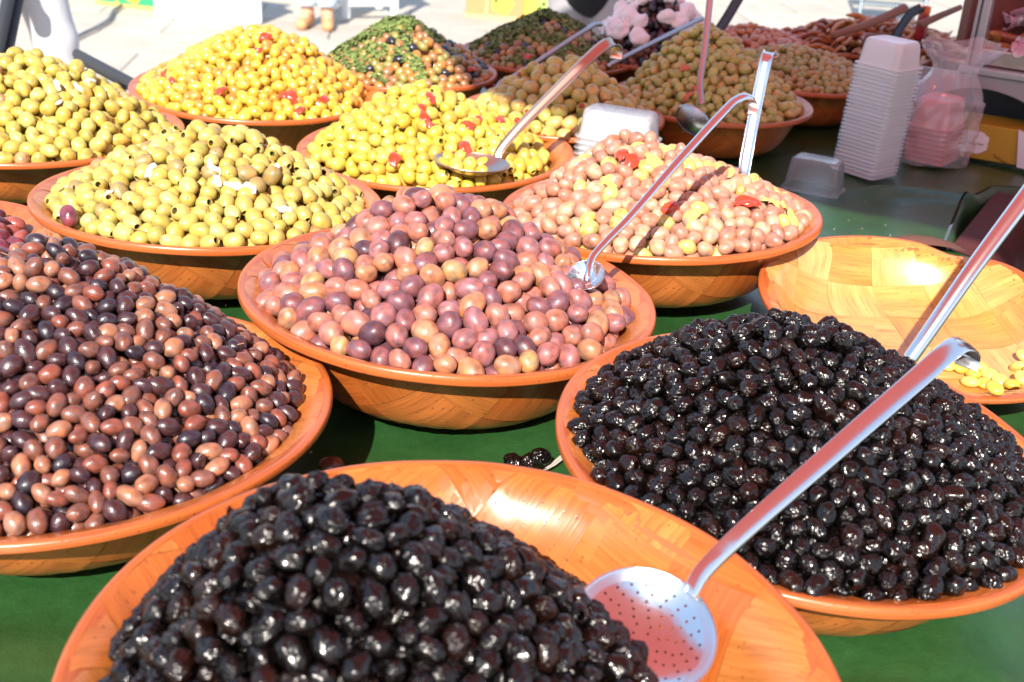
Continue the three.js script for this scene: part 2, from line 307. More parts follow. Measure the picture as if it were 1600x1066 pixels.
// ------------------------------------------------------------------ olive shapes
function olive({ kind = 'smooth', seed = 1, seg = 16, rings = 12, wrinkle = 0.02, point = 0.1, mottle = 0.25 }) {
  const pos = [], col = [], idx = [], prof = [], uvs = [];
  // profile along the axis: (radius, height, inside?)
  const body = (a) => { const c = Math.cos(a), s = Math.sin(a); return [Math.pow(s, 0.92) * (1 - 0.06 * c), -c * (1 + (c < 0 ? point * Math.pow(-c, 6) : 0)), 0]; };
  if (kind === 'pitted' || kind === 'stuffed') {
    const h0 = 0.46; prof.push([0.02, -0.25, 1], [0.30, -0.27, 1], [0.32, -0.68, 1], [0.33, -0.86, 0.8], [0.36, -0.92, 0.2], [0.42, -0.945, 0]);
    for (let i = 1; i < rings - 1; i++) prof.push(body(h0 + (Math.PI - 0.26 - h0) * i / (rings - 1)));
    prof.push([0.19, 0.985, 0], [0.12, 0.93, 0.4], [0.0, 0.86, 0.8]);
  } else {
    prof.push([0, -0.975, 0.5], [0.05, -0.985, 0.3], [0.11, -0.995, 0.1]);
    for (let i = 1; i <= rings; i++) prof.push(body(0.16 + (Math.PI - 0.16) * i / rings));
    prof[prof.length - 1][0] = 0;
  }
  const N = seg; let vi = 0; const rows = [];
  for (const [r, h, ins] of prof) {
    const row = [];
    const single = r < 1e-4 || (ins === 1 && r < 0.05);
    for (let j = 0; j < (single ? 1 : N); j++) {
      const th = j / N * 6.28318; const x = single ? 0 : r * Math.cos(th), z = single ? 0 : r * Math.sin(th);
      let k = 1 + wrinkle * 1.6 * noise(x * 1.1 + seed * 3.7, h * 1.1, z * 1.1) ;
      if (kind === 'wrinkled') {
        const q = V(x, h, z), a = noise(q.x * 2.4 + seed * 5, q.y * 1.5, q.z * 2.4), b = noise(q.x * 5 + seed * 2, q.y * 2.6, q.z * 5 + 3), c2 = noise(q.x * 9, q.y * 6 + seed, q.z * 9);
        k = 1 + 0.17 * a - 0.15 * (1 - Math.min(1, Math.abs(b) * 3.2)) + 0.05 * c2;
      }
      pos.push(x * k, h * (kind === 'wrinkled' ? 0.55 + 0.45 * k : 1), z * k);
      let m = 1 + mottle * (noise(x * 1.6 + seed * 9, h * 1.6, z * 1.6) * 0.9 + noise(x * 4 + seed, h * 4, z * 4) * 0.35);
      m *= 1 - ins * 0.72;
      const warm = 0.38 * noise(x * 1.2 - seed * 4, h * 1.2, z * 1.2);
      uvs.push(x * 0.5 + z * 0.31, h * 0.5 + z * 0.22); col.push(m * (1 + warm), m, m * (1 - warm)); row.push(vi++);
    }
    rows.push(row);
  }
  for (let i = 0; i < rows.length - 1; i++) for (let j = 0; j < N; j++) {
    const A = rows[i], B = rows[i + 1], a = A[j % A.length], b = A[(j + 1) % A.length], c = B[j % B.length], d = B[(j + 1) % B.length];
    if (a !== b) idx.push(a, c, b); if (c !== d) idx.push(b, c, d);
  }
  const g = new THREE.BufferGeometry(); g.setAttribute('position', new THREE.Float32BufferAttribute(pos, 3)); g.setAttribute('color', new THREE.Float32BufferAttribute(col, 3)); g.setAttribute('uv', new THREE.Float32BufferAttribute(uvs, 2)); g.setIndex(idx); g.computeVertexNormals(); return g;
}
const GEO = {
  big: [1, 2, 3, 4, 5, 6, 7, 8].map((s) => olive({ seed: s, seg: 22, rings: 16, wrinkle: 0.075, point: 0.05, mottle: 0.75 })),
  smooth: [1, 2, 3, 4, 5, 6].map((s) => olive({ seed: s + 20, seg: 16, rings: 11, wrinkle: 0.07, point: 0.10, mottle: 0.7 })),
  far: [1, 2, 3, 4].map((s) => olive({ seed: s + 40, seg: 12, rings: 8, wrinkle: 0.06, point: 0.06, mottle: 0.45 })),
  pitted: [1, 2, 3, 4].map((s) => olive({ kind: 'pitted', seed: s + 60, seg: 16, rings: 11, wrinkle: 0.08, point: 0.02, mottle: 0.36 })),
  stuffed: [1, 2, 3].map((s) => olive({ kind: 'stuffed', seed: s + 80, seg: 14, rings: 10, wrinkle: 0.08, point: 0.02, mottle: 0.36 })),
  black: [1, 2, 3, 4, 5, 6, 7, 8, 9, 10].map((s) => olive({ kind: 'wrinkled', seed: s, seg: 38, rings: 26, mottle: 0.5, point: 0.02 })).concat([11, 12, 13].map((s) => olive({ kind: 'pitted', seed: s, seg: 30, rings: 18, wrinkle: 0.22, mottle: 0.5, point: 0.02 }))),
};
const pimentoGeo = (() => { const g = new THREE.SphereGeometry(0.27, 10, 6, 0, 6.2832, 0, 1.5); g.scale(1, 0.7, 1); g.rotateX(Math.PI); g.translate(0, -0.84, 0); return g; })();
const stemGeo = sweep(new THREE.CatmullRomCurve3([V(0, -0.9, 0), V(0.06, -1.25, 0.04), V(0.22, -1.7, 0.1)]), circleProfile(0.07, 6), V(1, 0, 0.2), (t) => [1 - 0.3 * t, 1 - 0.3 * t], 6), stemMat = std(0.36, 0.2, 0.10, 0.7);
const pimentoMat = std(0.62, 0.035, 0.012, 0.3);

// kinds of olive colour: [words for the label, r, g, b, share]
const PAL = {
  rosy: [['tan', 0.37, 0.16, 0.085, 2.6], ['rosy brown', 0.34, 0.125, 0.088, 4], ['dusky purple', 0.17, 0.062, 0.070, 2.2], ['mauve', 0.27, 0.100, 0.096, 4.2], ['ochre', 0.40, 0.21, 0.09, 0.4], ['dark purple', 0.085, 0.030, 0.037, 0.6]],
  brown: [['mid brown', 0.165, 0.06, 0.040, 4], ['dark purple brown', 0.05, 0.018, 0.020, 3.6], ['light tan', 0.30, 0.125, 0.07, 2.4], ['reddish brown', 0.19, 0.055, 0.035, 2.6], ['blackish', 0.024, 0.013, 0.018, 1.6]],
  green: [['yellow green', 0.47, 0.337, 0.075, 5], ['olive green', 0.40, 0.31, 0.06, 3], ['pale green', 0.52, 0.42, 0.12, 2], ['brownish green', 0.33, 0.21, 0.07, 1]],
  whole: [['yellow green', 0.48, 0.342, 0.062, 5], ['olive green', 0.41, 0.315, 0.055, 3], ['pale green', 0.52, 0.42, 0.10, 2], ['tan', 0.40, 0.23, 0.10, 0.6]],
  pink: [['rosy', 0.46, 0.20, 0.125, 5], ['pale pink', 0.51, 0.28, 0.165, 3.4], ['yellow', 0.52, 0.38, 0.11, 1.3], ['brownish pink', 0.38, 0.16, 0.10, 2.2]],
  yellow: [['bright yellow', 0.56, 0.39, 0.04, 5], ['lemon yellow', 0.58, 0.43, 0.075, 3], ['golden', 0.50, 0.31, 0.04, 2]],
  orange: [['orange yellow', 0.60, 0.34, 0.035, 5], ['golden yellow', 0.58, 0.40, 0.04, 3], ['amber', 0.50, 0.22, 0.03, 2]],
  stuffed: [['yellow green', 0.48, 0.37, 0.085, 4], ['tan green', 0.50, 0.34, 0.10, 2]],
  mild: [['dull green', 0.45, 0.38, 0.10, 4], ['tan green', 0.48, 0.33, 0.10, 2], ['olive green', 0.36, 0.31, 0.07, 2]],
  brownish: [['brownish green', 0.36, 0.26, 0.06, 4], ['olive brown', 0.38, 0.22, 0.06, 3], ['dull green', 0.32, 0.27, 0.07, 2]],
  black: [['jet black', 0.0035, 0.0022, 0.0022, 5], ['brownish black', 0.009, 0.003, 0.002, 1.2]],
  purple: [['purple', 0.17, 0.035, 0.05, 3], ['dark purple', 0.06, 0.018, 0.028, 2], ['reddish', 0.26, 0.065, 0.055, 2]],
  mixed: [['brown', 0.30, 0.14, 0.055, 3], ['amber', 0.40, 0.18, 0.04, 3], ['green', 0.27, 0.22, 0.05, 2], ['black', 0.015, 0.014, 0.02, 1.2]],
  darkmix: [['black', 0.014, 0.013, 0.018, 3], ['brown', 0.17, 0.075, 0.05, 3], ['purple brown', 0.12, 0.045, 0.05, 2]],
  pickle: [['orange', 0.5, 0.19, 0.07, 3], ['brick', 0.42, 0.13, 0.06, 2]],
};
const wrinkles = dataTex(256, 256, (u, v) => { const w = (a, b, s) => { const x = u * a, y = v * b; return 1 - Math.min(1, Math.abs(noise(x + 0.6 * noise(x, y, s + 3), y, s)) * 3.2); }; return 0.75 - 0.45 * w(9, 4, 1) - 0.25 * w(17, 8, 6) + 0.1 * noise(u * 40, v * 40, 2); });
const skinPores = dataTex(256, 256, (u, v) => 0.5 + 0.3 * noise(u * 10, v * 10, 1) + 0.2 * noise(u * 45, v * 45, 4));
const palMat = {};
function oliveMat(pal, i, wet) {
  const k = pal + i; if (palMat[k]) return palMat[k];
  const [, r, g, b] = PAL[pal][i];
  const m = pal === 'black' ? std(r, g, b, 0.24, { specularIntensity: 0.55, specularColor: new THREE.Color(1, 0.93, 0.86), clearcoat: 0.5, clearcoatRoughness: 0.12, bumpMap: wrinkles, bumpScale: 0.0002 }) : std(r, g, b, wet < 0.5 ? 0.42 : 0.3, { clearcoat: 0.12 + 0.5 * wet, clearcoatRoughness: 0.2, bumpMap: skinPores, bumpScale: 0.0003 });
  m.vertexColors = true; return palMat[k] = m;
}
const instMats = {};
function instMat(pal, wet) { if (instMats[pal]) return instMats[pal]; const m = oliveMat(pal, 0, wet).clone(); m.color.setRGB(1, 1, 1); return instMats[pal] = m; }

// heaps: base circle (bx, bz, rb) and apex (ax, az) relative to the bowl's centre, apex height above the rim, edge height above the rim
const HEAPS = [
  { b: 'black_front', pal: 'black', geo: 'black', L: 0.0184, D: 0.0142, base: [-0.038, 0.014, 0.168], apex: [-0.045, -0.012], top: 0.098, edge: -0.03, k: 0.5, wet: 1, noun: 'black olive', what: 'shiny wrinkled black olive in the front bowl', grp: 'black olives in the front bowl' },
  { b: 'black_right', pal: 'black', geo: 'black', L: 0.0186, D: 0.0143, base: [0, 0.004, 0.181], apex: [-0.02, -0.05], top: 0.080, edge: 0.0, k: 0.5, wet: 1, noun: 'black olive', what: 'shiny wrinkled black olive in the right hand bowl', grp: 'black olives in the right bowl' },
  { b: 'brown_left', pal: 'brown', geo: 'smooth', L: 0.0172, D: 0.0132, base: [-0.005, 0, 0.182], apex: [-0.035, -0.07], top: 0.112, edge: 0.0, k: 0.4, wet: 0.55, noun: 'brown olive', what: 'small olive in the left edge bowl', grp: 'small brown olives at the left' },
  { b: 'rosy_centre', pal: 'rosy', geo: 'big', L: 0.0255, D: 0.0206, base: [-0.002, 0.004, 0.176], apex: [-0.012, -0.055], top: 0.077, edge: -0.002, k: 0.3, wet: 0.4, noun: 'rosy olive', what: 'large olive heaped in the middle bowl', grp: 'large rosy olives in the middle bowl' },
  { b: 'pitted_green', pal: 'green', geo: 'pitted', L: 0.0222, D: 0.0182, base: [0, 0.002, 0.174], apex: [-0.0, -0.03], top: 0.073, edge: 0.0, k: 0.4, wet: 0.2, noun: 'pitted green olive', what: 'pitted olive in the green bowl', grp: 'pitted green olives' },
  { b: 'pink_mixed', pal: 'pink', geo: 'smooth', L: 0.0228, D: 0.018, base: [0, 0, 0.172], apex: [-0.04, -0.02], top: 0.076, edge: 0.0, k: 0.35, wet: 0.4, noun: 'pink olive', what: 'olive in the pink olive bowl', grp: 'pale pink olives' },
  { b: 'lemon_yellow', pal: 'yellow', geo: 'pitted', L: 0.0236, D: 0.0192, base: [-0.012, 0.004, 0.168], apex: [-0.02, -0.02], top: 0.078, edge: -0.002, k: 0.35, wet: 0.35, noun: 'yellow olive', what: 'pitted olive in the bowl with the steel ladle', grp: 'bright yellow olives' },
  { b: 'orange', pal: 'orange', geo: 'smooth', L: 0.0226, D: 0.0184, base: [-0.008, 0, 0.184], apex: [0.008, -0.02], top: 0.090, edge: -0.002, k: 0.35, wet: 0.7, noun: 'orange olive', what: 'glossy olive with red pepper, in the back left bowl', grp: 'orange yellow olives at the back left' },
  { b: 'whole_green', pal: 'whole', geo: 'smooth', L: 0.0242, D: 0.0196, base: [0.005, 0, 0.174], apex: [-0.03, -0.03], top: 0.094, edge: 0.0, k: 0.4, wet: 0.25, noun: 'green olive', what: 'whole olive heaped in the upper left bowl', grp: 'whole green olives at the upper left' },
  { b: 'purple_left', pal: 'purple', geo: 'smooth', L: 0.0285, D: 0.0195, base: [-0.015, 0.0, 0.150], apex: [-0.03, 0], top: 0.055, edge: 0.0, k: 0.4, wet: 0.6, noun: 'purple olive', what: 'pointed olive in the left edge bowl', grp: 'purple olives at the left edge' },
  { b: 'stuffed', pal: 'stuffed', geo: 'stuffed', L: 0.0280, D: 0.0228, base: [0, 0, 0.140], apex: [0.01, -0.02], top: 0.078, edge: 0.0, k: 0.4, wet: 0.2, noun: 'stuffed olive', what: 'olive stuffed with red pimento, behind the clear tubs', grp: 'pimento stuffed olives' },
  { b: 'mild_green', pal: 'mild', geo: 'far', L: 0.0205, D: 0.0168, base: [0, 0, 0.154], apex: [-0.02, -0.05], top: 0.112, edge: 0.0, k: 0.4, wet: 0.2, noun: 'small green olive', what: 'small olive in the shaded bowl with the upright skimmer', grp: 'small green olives in the shade' },
  { b: 'herb_left', pal: 'mixed', geo: 'far', L: 0.0205, D: 0.017, base: [0, 0, 0.152], apex: [-0.01, 0], top: 0.080, edge: 0.0, k: 0.35, wet: 0.7, noun: 'herbed olive', what: 'small olive in the left herb heap', grp: 'herbed olives, left heap' },
  { b: 'herb_right', pal: 'mixed', geo: 'far', L: 0.0205, D: 0.017, base: [0, 0, 0.155], apex: [0, 0], top: 0.072, edge: 0.0, k: 0.35, wet: 0.7, noun: 'herbed olive', what: 'small olive in the right herb heap', grp: 'herbed olives, right heap' },
  { b: 'garlic_dark', pal: 'darkmix', geo: 'far', L: 0.0215, D: 0.0175, base: [0, 0, 0.130], apex: [0.0, 0.0], top: 0.122, edge: 0.0, k: 0.35, wet: 0.5, noun: 'dark olive', what: 'dark olive among white garlic lumps at the back', grp: 'dark olives with garlic' },
  { b: 'brown_green', pal: 'brownish', geo: 'far', L: 0.0195, D: 0.016, base: [0, 0, 0.152], apex: [-0.02, -0.02], top: 0.045, edge: 0.0, k: 0.4, wet: 0.3, noun: 'brownish olive', what: 'brownish green olive behind the tall tub stack', grp: 'brownish green olives' },
  { b: 'orange_far', pal: 'pickle', geo: 'far', L: 0.022, D: 0.017, base: [0, 0, 0.138], apex: [0, 0], top: 0.03, edge: 0.0, k: 0.4, wet: 0.5, noun: 'orange pickle', what: 'orange pickle in the farthest bowl', grp: 'orange pickles far back' },
];
function heapY(h, x, z) { // height of the heap's surface above the table end of the bowl, in the bowl's own upright frame
  const B = BOWLS[h.b], [bx, bz, rb] = h.base, ax = h.apex[0] + bx, az = h.apex[1] + bz;
  let dx = x - ax, dz = z - az; const d = Math.hypot(dx, dz);
  let rho = 0;
  if (d > 1e-6) { dx /= d; dz /= d; const ox = ax - bx, oz = az - bz, bq = ox * dx + oz * dz, c = ox * ox + oz * oz - rb * rb; rho = d / (-bq + Math.sqrt(Math.max(1e-9, bq * bq - c))); }
  const k = h.k, g = 1 - (Math.sqrt(rho * rho + k * k) - k) / (Math.sqrt(1 + k * k) - k);
  const bump = h.D * 0.55 * noise(x / h.D / 2.4 + h.top * 90, z / h.D / 2.4, 3) + 0.35 * h.D * noise(x * 14, z * 14, h.top * 50);
  return B.H + h.edge + h.D * 0.45 + (h.top - h.edge) * g + bump * Math.min(1, 1.3 - rho);
}
function heapNormal(h, x, z) { const e = 0.006; return V(heapY(h, x - e, z) - heapY(h, x + e, z), 2 * e, heapY(h, x, z - e) - heapY(h, x, z + e)).normalize(); }
function fillHeap(h, index) {
  rnd = mulberry(1000 + index * 77);
  const B = BOWLS[h.b], r = Math.cbrt(h.D * h.D * h.L) / 2, [bx, bz, rb] = h.base, depth = r * 4.6;
  const area = Math.PI * rb * rb * 1.2, n = Math.round(area * depth * 0.66 / (4 / 3 * Math.PI * r * r * r));
  const P = [];
  for (let i = 0; i < n; i++) { const a = rnd() * 6.2832, q = Math.sqrt(rnd()) * rb; const x = bx + q * Math.cos(a), z = bz + q * Math.sin(a); P.push([x, heapY(h, x, z) - r - rnd() * (depth - r), z]); }
  const sc = P.map(() => rr(0.86, 1.12));
  const cs = 2.3 * r, key = (i, j, k) => ((i + 512) * 1024 + (j + 512)) * 1024 + (k + 512);
  for (let it = 0; it < 46; it++) {
    const grid = new Map();
    P.forEach((p, i) => { const k = key(Math.floor(p[0] / cs), Math.floor(p[1] / cs), Math.floor(p[2] / cs)); const l = grid.get(k); l ? l.push(i) : grid.set(k, [i]); });
    P.forEach((p, i) => {
      const gi = Math.floor(p[0] / cs), gj = Math.floor(p[1] / cs), gk = Math.floor(p[2] / cs);
      for (let a = -1; a < 2; a++) for (let b = -1; b < 2; b++) for (let c = -1; c < 2; c++) {
        const l = grid.get(key(gi + a, gj + b, gk + c)); if (!l) continue;
        for (const j of l) { if (j <= i) continue; const q = P[j]; let dx = q[0] - p[0], dy = q[1] - p[1], dz = q[2] - p[2]; const d2 = dx * dx + dy * dy + dz * dz, want = r * (sc[i] + sc[j]) * 0.985; if (d2 > want * want || d2 < 1e-12) continue; const d = Math.sqrt(d2), f = (want - d) / d * 0.42; dx *= f; dy *= f; dz *= f; p[0] -= dx; p[1] -= dy; p[2] -= dz; q[0] += dx; q[1] += dy; q[2] += dz; }
      }
    });
    for (const p of P) {
      const s = heapY(h, p[0], p[2]); if (p[1] > s - r * 0.75) p[1] = s - r * 0.75; if (p[1] < s - depth) p[1] = s - depth;
      const k = B.R / R0, yy = clamp(p[1] * H0 / B.H, 0.012, H0), lim = Math.min(rb + r * 0.3, innerR(yy) * k - h.L * 0.56), d = Math.hypot(p[0], p[2]);
      const db = Math.hypot(p[0] - bx, p[2] - bz); if (db > rb) { p[0] = bx + (p[0] - bx) * rb / db; p[2] = bz + (p[2] - bz) * rb / db; }
      if (d > lim && p[1] < B.H + r * 0.1) { p[0] *= lim / d; p[2] *= lim / d; }
      if (p[1] < 0.008 + r) p[1] = 0.008 + r;
    }
  }
  const tot = PAL[h.pal].reduce((a, q) => a + q[4], 0), T = new THREE.Matrix4(), up = V(0, 1, 0);
  return P.map((p, i) => {
    const nrm = heapNormal(h, p[0], p[2]);
    const ax = V(rr(-1, 1), rr(-1, 1), rr(-1, 1)).normalize(); ax.addScaledVector(nrm, -0.55 * ax.dot(nrm)).normalize();
    const q = new THREE.Quaternion().setFromUnitVectors(up, ax).multiply(new THREE.Quaternion().setFromAxisAngle(up, rr(0, 6.28)));
    const s = sc[i], m = new THREE.Matrix4().compose(V(...p), q, V(h.D / 2 * s * rr(0.95, 1.05), h.L / 2 * s * rr(0.9, 1.12), h.D / 2 * s * rr(0.95, 1.05))).premultiply(B.m);
    let c = rnd() * tot, pi = 0; while ((c -= PAL[h.pal][pi][4]) > 0 && pi < PAL[h.pal].length - 1) pi++;
    return { h, m, pi, p: V(...p).applyMatrix4(B.m), r: r * s, gi: Math.floor(rnd() * GEO[h.geo].length), px: 0 };
  });
}
const ALL = HEAPS.map(fillHeap);
{ // which olives show, and how large: a coarse depth buffer of discs
  const bw = 640, bh = 426, ids = new Int32Array(bw * bh).fill(-1), zb = new Float32Array(bw * bh).fill(1e9), list = ALL.flat(), k = bw / S2;
  list.forEach((o, i) => {
    const [x, y, z] = toPixel(o.p); if (z < 0.1) return;
    const R = FPX * o.r / z * k, cx = x * k, cy = y * k;
    for (let b = Math.max(0, Math.floor(cy - R)); b <= Math.min(bh - 1, cy + R); b++) for (let a = Math.max(0, Math.floor(cx - R)); a <= Math.min(bw - 1, cx + R); a++) {
      const q = ((a - cx) ** 2 + (b - cy) ** 2) / (R * R); if (q > 1) continue; const d = z - o.r * Math.sqrt(1 - q), t = b * bw + a; if (d < zb[t]) { zb[t] = d; ids[t] = i; }
    }
  });
  for (const i of ids) if (i >= 0) list[i].px++;
}
const MOST = { black_front: 140, black_right: 155 };
HEAPS.forEach((h, hi) => {
  rnd = mulberry(500 + hi);
  const list = ALL[hi].slice().sort((a, b) => b.px - a.px), shown = list.filter((o, i) => i < (MOST[h.b] || 300) && o.px >= 3), rest = list.slice(shown.length);
  shown.forEach((o) => {
    const words = PAL[h.pal][o.pi][0], mt = oliveMat(h.pal, o.pi, h.wet);
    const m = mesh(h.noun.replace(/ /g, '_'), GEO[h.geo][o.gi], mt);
    o.m.decompose(m.position, m.quaternion, m.scale);
    const q = o.p.clone().applyMatrix4(new THREE.Matrix4().copy(BOWLS[h.b].m).invert()), lx = (q.x - h.base[0]) / h.base[2], lz = (q.z - h.base[1]) / h.base[2];
    const where = Math.hypot(lx, lz) < 0.42 ? 'near the top' : Math.abs(lx) > Math.abs(lz) * 1.2 ? (lx < 0 ? 'on the left slope' : 'on the right slope') : lz > 0 ? (lz > 0.78 ? 'low at the front' : 'on the front slope') : 'at the back';
    tag(m, `${words} ${h.what}, ${where}`, 'olive', `${words} ones ${where} among the ${h.grp}`);
    if (h.b === 'brown_left' && rnd() < 0.07) mesh('stem', stemGeo, stemMat, m);
    if (h.geo === 'stuffed') mesh('pimento', pimentoGeo, pimentoMat, m);
  });
  const pile = new THREE.Group(); pile.name = numbered('olive_heap'); scene.add(pile);
  tag(pile, `remaining olives packed between and under the ${h.grp}`, 'olives', null, 'stuff');
  for (let g = 0; g < Math.min(3, GEO[h.geo].length); g++) {
    const mine = rest.filter((o) => o.gi % 3 === g || (g === 0 && GEO[h.geo].length < 3)); if (!mine.length) continue;
    const im = new THREE.InstancedMesh(GEO[h.geo][g], instMat(h.pal, h.wet), mine.length); im.name = 'olives'; im.castShadow = im.receiveShadow = true;
    mine.forEach((o, i) => { const q = PAL[h.pal][o.pi]; im.setMatrixAt(i, o.m); im.setColorAt(i, new THREE.Color().setRGB(q[1], q[2], q[3])); });
    pile.add(im);
  }
});

// ------------------------------------------------------------------ scraps among the olives
const HB = Object.fromEntries(HEAPS.map((h) => [h.b, h]));
function onHeap(key, px, py) { // where the sight line meets the heap
  const h = HB[key], B = BOWLS[key], inv = B.m.clone().invert(), d = ray(px, py), p = V(0, 0, 0); let z0 = -B.c[2] * 0.6;
  for (let t = z0; t < z0 + 2.5; t += 0.002) { p.copy(d).multiplyScalar(t).add(camera.position).applyMatrix4(inv); if (Math.hypot(p.x - h.base[0], p.z - h.base[1]) < h.base[2] + 0.01 && p.y < heapY(h, p.x, p.z)) break; }
  const n = heapNormal(h, p.x, p.z).transformDirection(B.m); return { p: p.clone().applyMatrix4(B.m), n };
}
function onBowl(B, px, py) {
  const inv = B.m.clone().invert(), d = ray(px, py), p = V(0, 0, 0), k = B.R / R0;
  for (let t = 0.9; t < 1.9; t += 0.002) { p.copy(d).multiplyScalar(t).add(camera.position).applyMatrix4(inv); const r = Math.hypot(p.x, p.z); if (r > B.R) continue; let y = 0.008; for (let i = 1; i < PROF.pts.length; i++) if (PROF.pts[i][0] * k >= r) { y = PROF.pts[i][1] * B.H / H0 + 0.003; break; } if (p.y < y) break; }
  return p.clone().applyMatrix4(B.m);
}
function lie(m, p, n, lift = 0, spin = rr(0, 6.28)) { m.position.copy(p).addScaledVector(n, lift); m.quaternion.setFromUnitVectors(V(0, 1, 0), n).multiply(new THREE.Quaternion().setFromAxisAngle(V(0, 1, 0), spin)); return m; }
function scrap(l, w, t, seed, bend = 0.3) { // an irregular curved slip
  const g = new THREE.SphereGeometry(1, 20, 12), p = g.attributes.position, sg = (v, e) => Math.sign(v) * Math.pow(Math.abs(v), e);
  for (let i = 0; i < p.count; i++) { let x = sg(p.getX(i), 0.75), y = sg(p.getY(i), 0.7), z = sg(p.getZ(i), 0.75); const k = 1 + 0.45 * noise(x * 1.3 + seed * 3, z * 1.3, seed); x *= l / 2 * k; z *= w / 2 * (1 + 0.5 * noise(x / l * 4 + seed, 1, seed * 2)); y *= t / 2;
    p.setXYZ(i, x, y + bend * l * (0.12 - (x / l) * (x / l)) + 0.22 * w * noise(x / l * 3 + seed, z / w * 2, seed) - 0.35 * z * z / w, z + 0.2 * l * noise(x / l * 2, seed, 4)); }
  const w2 = mergeVertices(g.deleteAttribute('uv') && g, 1e-6); w2.deleteAttribute('normal'); const m = mergeVertices(w2, 1e-6); m.computeVertexNormals(); return m;
}
const pepperGeos = [1, 2, 3, 4].map((s) => scrap(0.026, 0.014, 0.003, s, 0.9)), pepperMat = std(0.52, 0.045, 0.018, 0.26, { clearcoat: 0.5 });
const garlicGeos = [1, 2, 3].map((s) => scrap(0.02, 0.009, 0.0055, s + 9, 0.25)), garlicMat = std(0.80, 0.76, 0.64, 0.4);
const lemonGeos = [1, 2, 3].map((s) => scrap(0.03, 0.016, 0.003, s + 19, 0.8)), lemonMat = std(0.60, 0.40, 0.12, 0.35);
rnd = mulberry(99);
function scraps(key, list, name, geos, m, lift, size, label, category, grp) {
  list.forEach(([x, y], i) => { const { p, n } = onHeap(key, x, y); const o = mesh(name, geos[i % geos.length], m); lie(o, p, n.clone().add(V(rr(-0.6, 0.6), 0, rr(-0.3, 0.5))).normalize(), lift); o.scale.setScalar(size * rr(0.8, 1.25)); tag(o, label(i), category, grp); });
}
const ord = ['first', 'second', 'third', 'fourth', 'fifth', 'sixth', 'seventh', 'eighth', 'ninth', 'tenth'];
scraps('orange', [[412, 58], [400, 80], [268, 126], [256, 116], [446, 150], [455, 152], [506, 158], [470, 174], [345, 142]], 'pepper_strip', pepperGeos, pepperMat, 0.001, 0.95, () => 'glossy red pepper piece on the heap of orange yellow olives', 'pepper', 'red pepper on the orange yellow olives');
scraps('lemon_yellow', [[672, 152], [664, 184], [672, 196], [728, 196], [726, 230], [618, 248], [748, 186], [780, 190], [660, 168]], 'pepper_strip', pepperGeos, pepperMat, 0.001, 1.0, () => 'glossy red pepper piece on the bright yellow olives', 'pepper', 'red pepper on the yellow olives');
scraps('pink_mixed', [[972, 243], [986, 252], [1048, 326], [1168, 322]], 'pepper_strip', pepperGeos, pepperMat, 0.003, 1.1, () => 'red pepper piece on the pale pink olives', 'pepper', 'red pepper on the pink olives');
scraps('pink_mixed', [[1222, 322], [1238, 344], [1020, 250], [1078, 342], [950, 284], [1206, 318], [1140, 268]], 'lemon_piece', lemonGeos, lemonMat, 0.001, 0.95, () => 'yellow lemon piece lying on the pale pink olives', 'lemon', 'lemon pieces on the pink olives');
scraps('pitted_green', [[340, 284], [366, 292], [236, 268], [432, 262], [334, 264], [390, 296], [446, 330], [170, 305]], 'garlic_sliver', garlicGeos, garlicMat, 0.002, 0.85, () => 'white garlic sliver lying on the pitted green olives', 'garlic', 'garlic slivers on the pitted olives');
scraps('whole_green', [[88, 135], [122, 138], [92, 162], [140, 128]], 'garlic_sliver', garlicGeos, garlicMat, 0.002, 0.85, () => 'white garlic sliver on the whole green olives', 'garlic', 'garlic slivers on the whole olives');
scraps('mild_green', [[1070, 108], [1088, 140], [1076, 152]], 'pepper_strip', pepperGeos, std(0.55, 0.12, 0.05, 0.35), 0.003, 0.9, () => 'orange red pepper piece on the shaded small green olives', 'pepper', 'pepper on the shaded green olives');
scraps('herb_left', [[776, 118], [770, 140], [736, 110]], 'pepper_strip', pepperGeos, pepperMat, 0.003, 0.9, () => 'red pepper piece low on the left herb heap', 'pepper', 'red pepper on the left herb heap');
scraps('herb_right', [[826, 90], [818, 112]], 'pepper_strip', pepperGeos, pepperMat, 0.003, 0.9, () => 'red pepper piece on the right herb heap', 'pepper', 'red pepper on the right herb heap');
{ // lumps of white garlic on the dark olives
  const lump = [1, 2, 3].map((s) => { const g = new THREE.IcosahedronGeometry(0.0145, 3), p = g.attributes.position; for (let i = 0; i < p.count; i++) { const q = V(p.getX(i), p.getY(i), p.getZ(i)); const k = 1 + 0.5 * noise(q.x * 70 + s * 5, q.y * 70, q.z * 70); p.setXYZ(i, q.x * k * 1.15, q.y * k * 0.8, q.z * k); } g.computeVertexNormals(); return g; });
  const m = std(0.86, 0.78, 0.74, 0.55);
  const c = BOWLS.garlic_dark.c, h = HB.garlic_dark;
  for (let i = 0; i < 52; i++) { const a = rr(0, 6.28), q = Math.sqrt(rnd()) * 0.11; const x = q * Math.cos(a), z = q * Math.sin(a) - 0.005; const nn = heapNormal(h, x, z), o = mesh('garlic_lump', lump[i % 3], m); lie(o, V(x, heapY(h, x, z), z).applyMatrix4(BOWLS.garlic_dark.m), nn, 0.004); o.scale.setScalar(rr(0.8, 1.35)); tag(o, 'white garlic lump on the dark olives at the back', 'garlic', 'white garlic lumps on the dark olives'); }
}
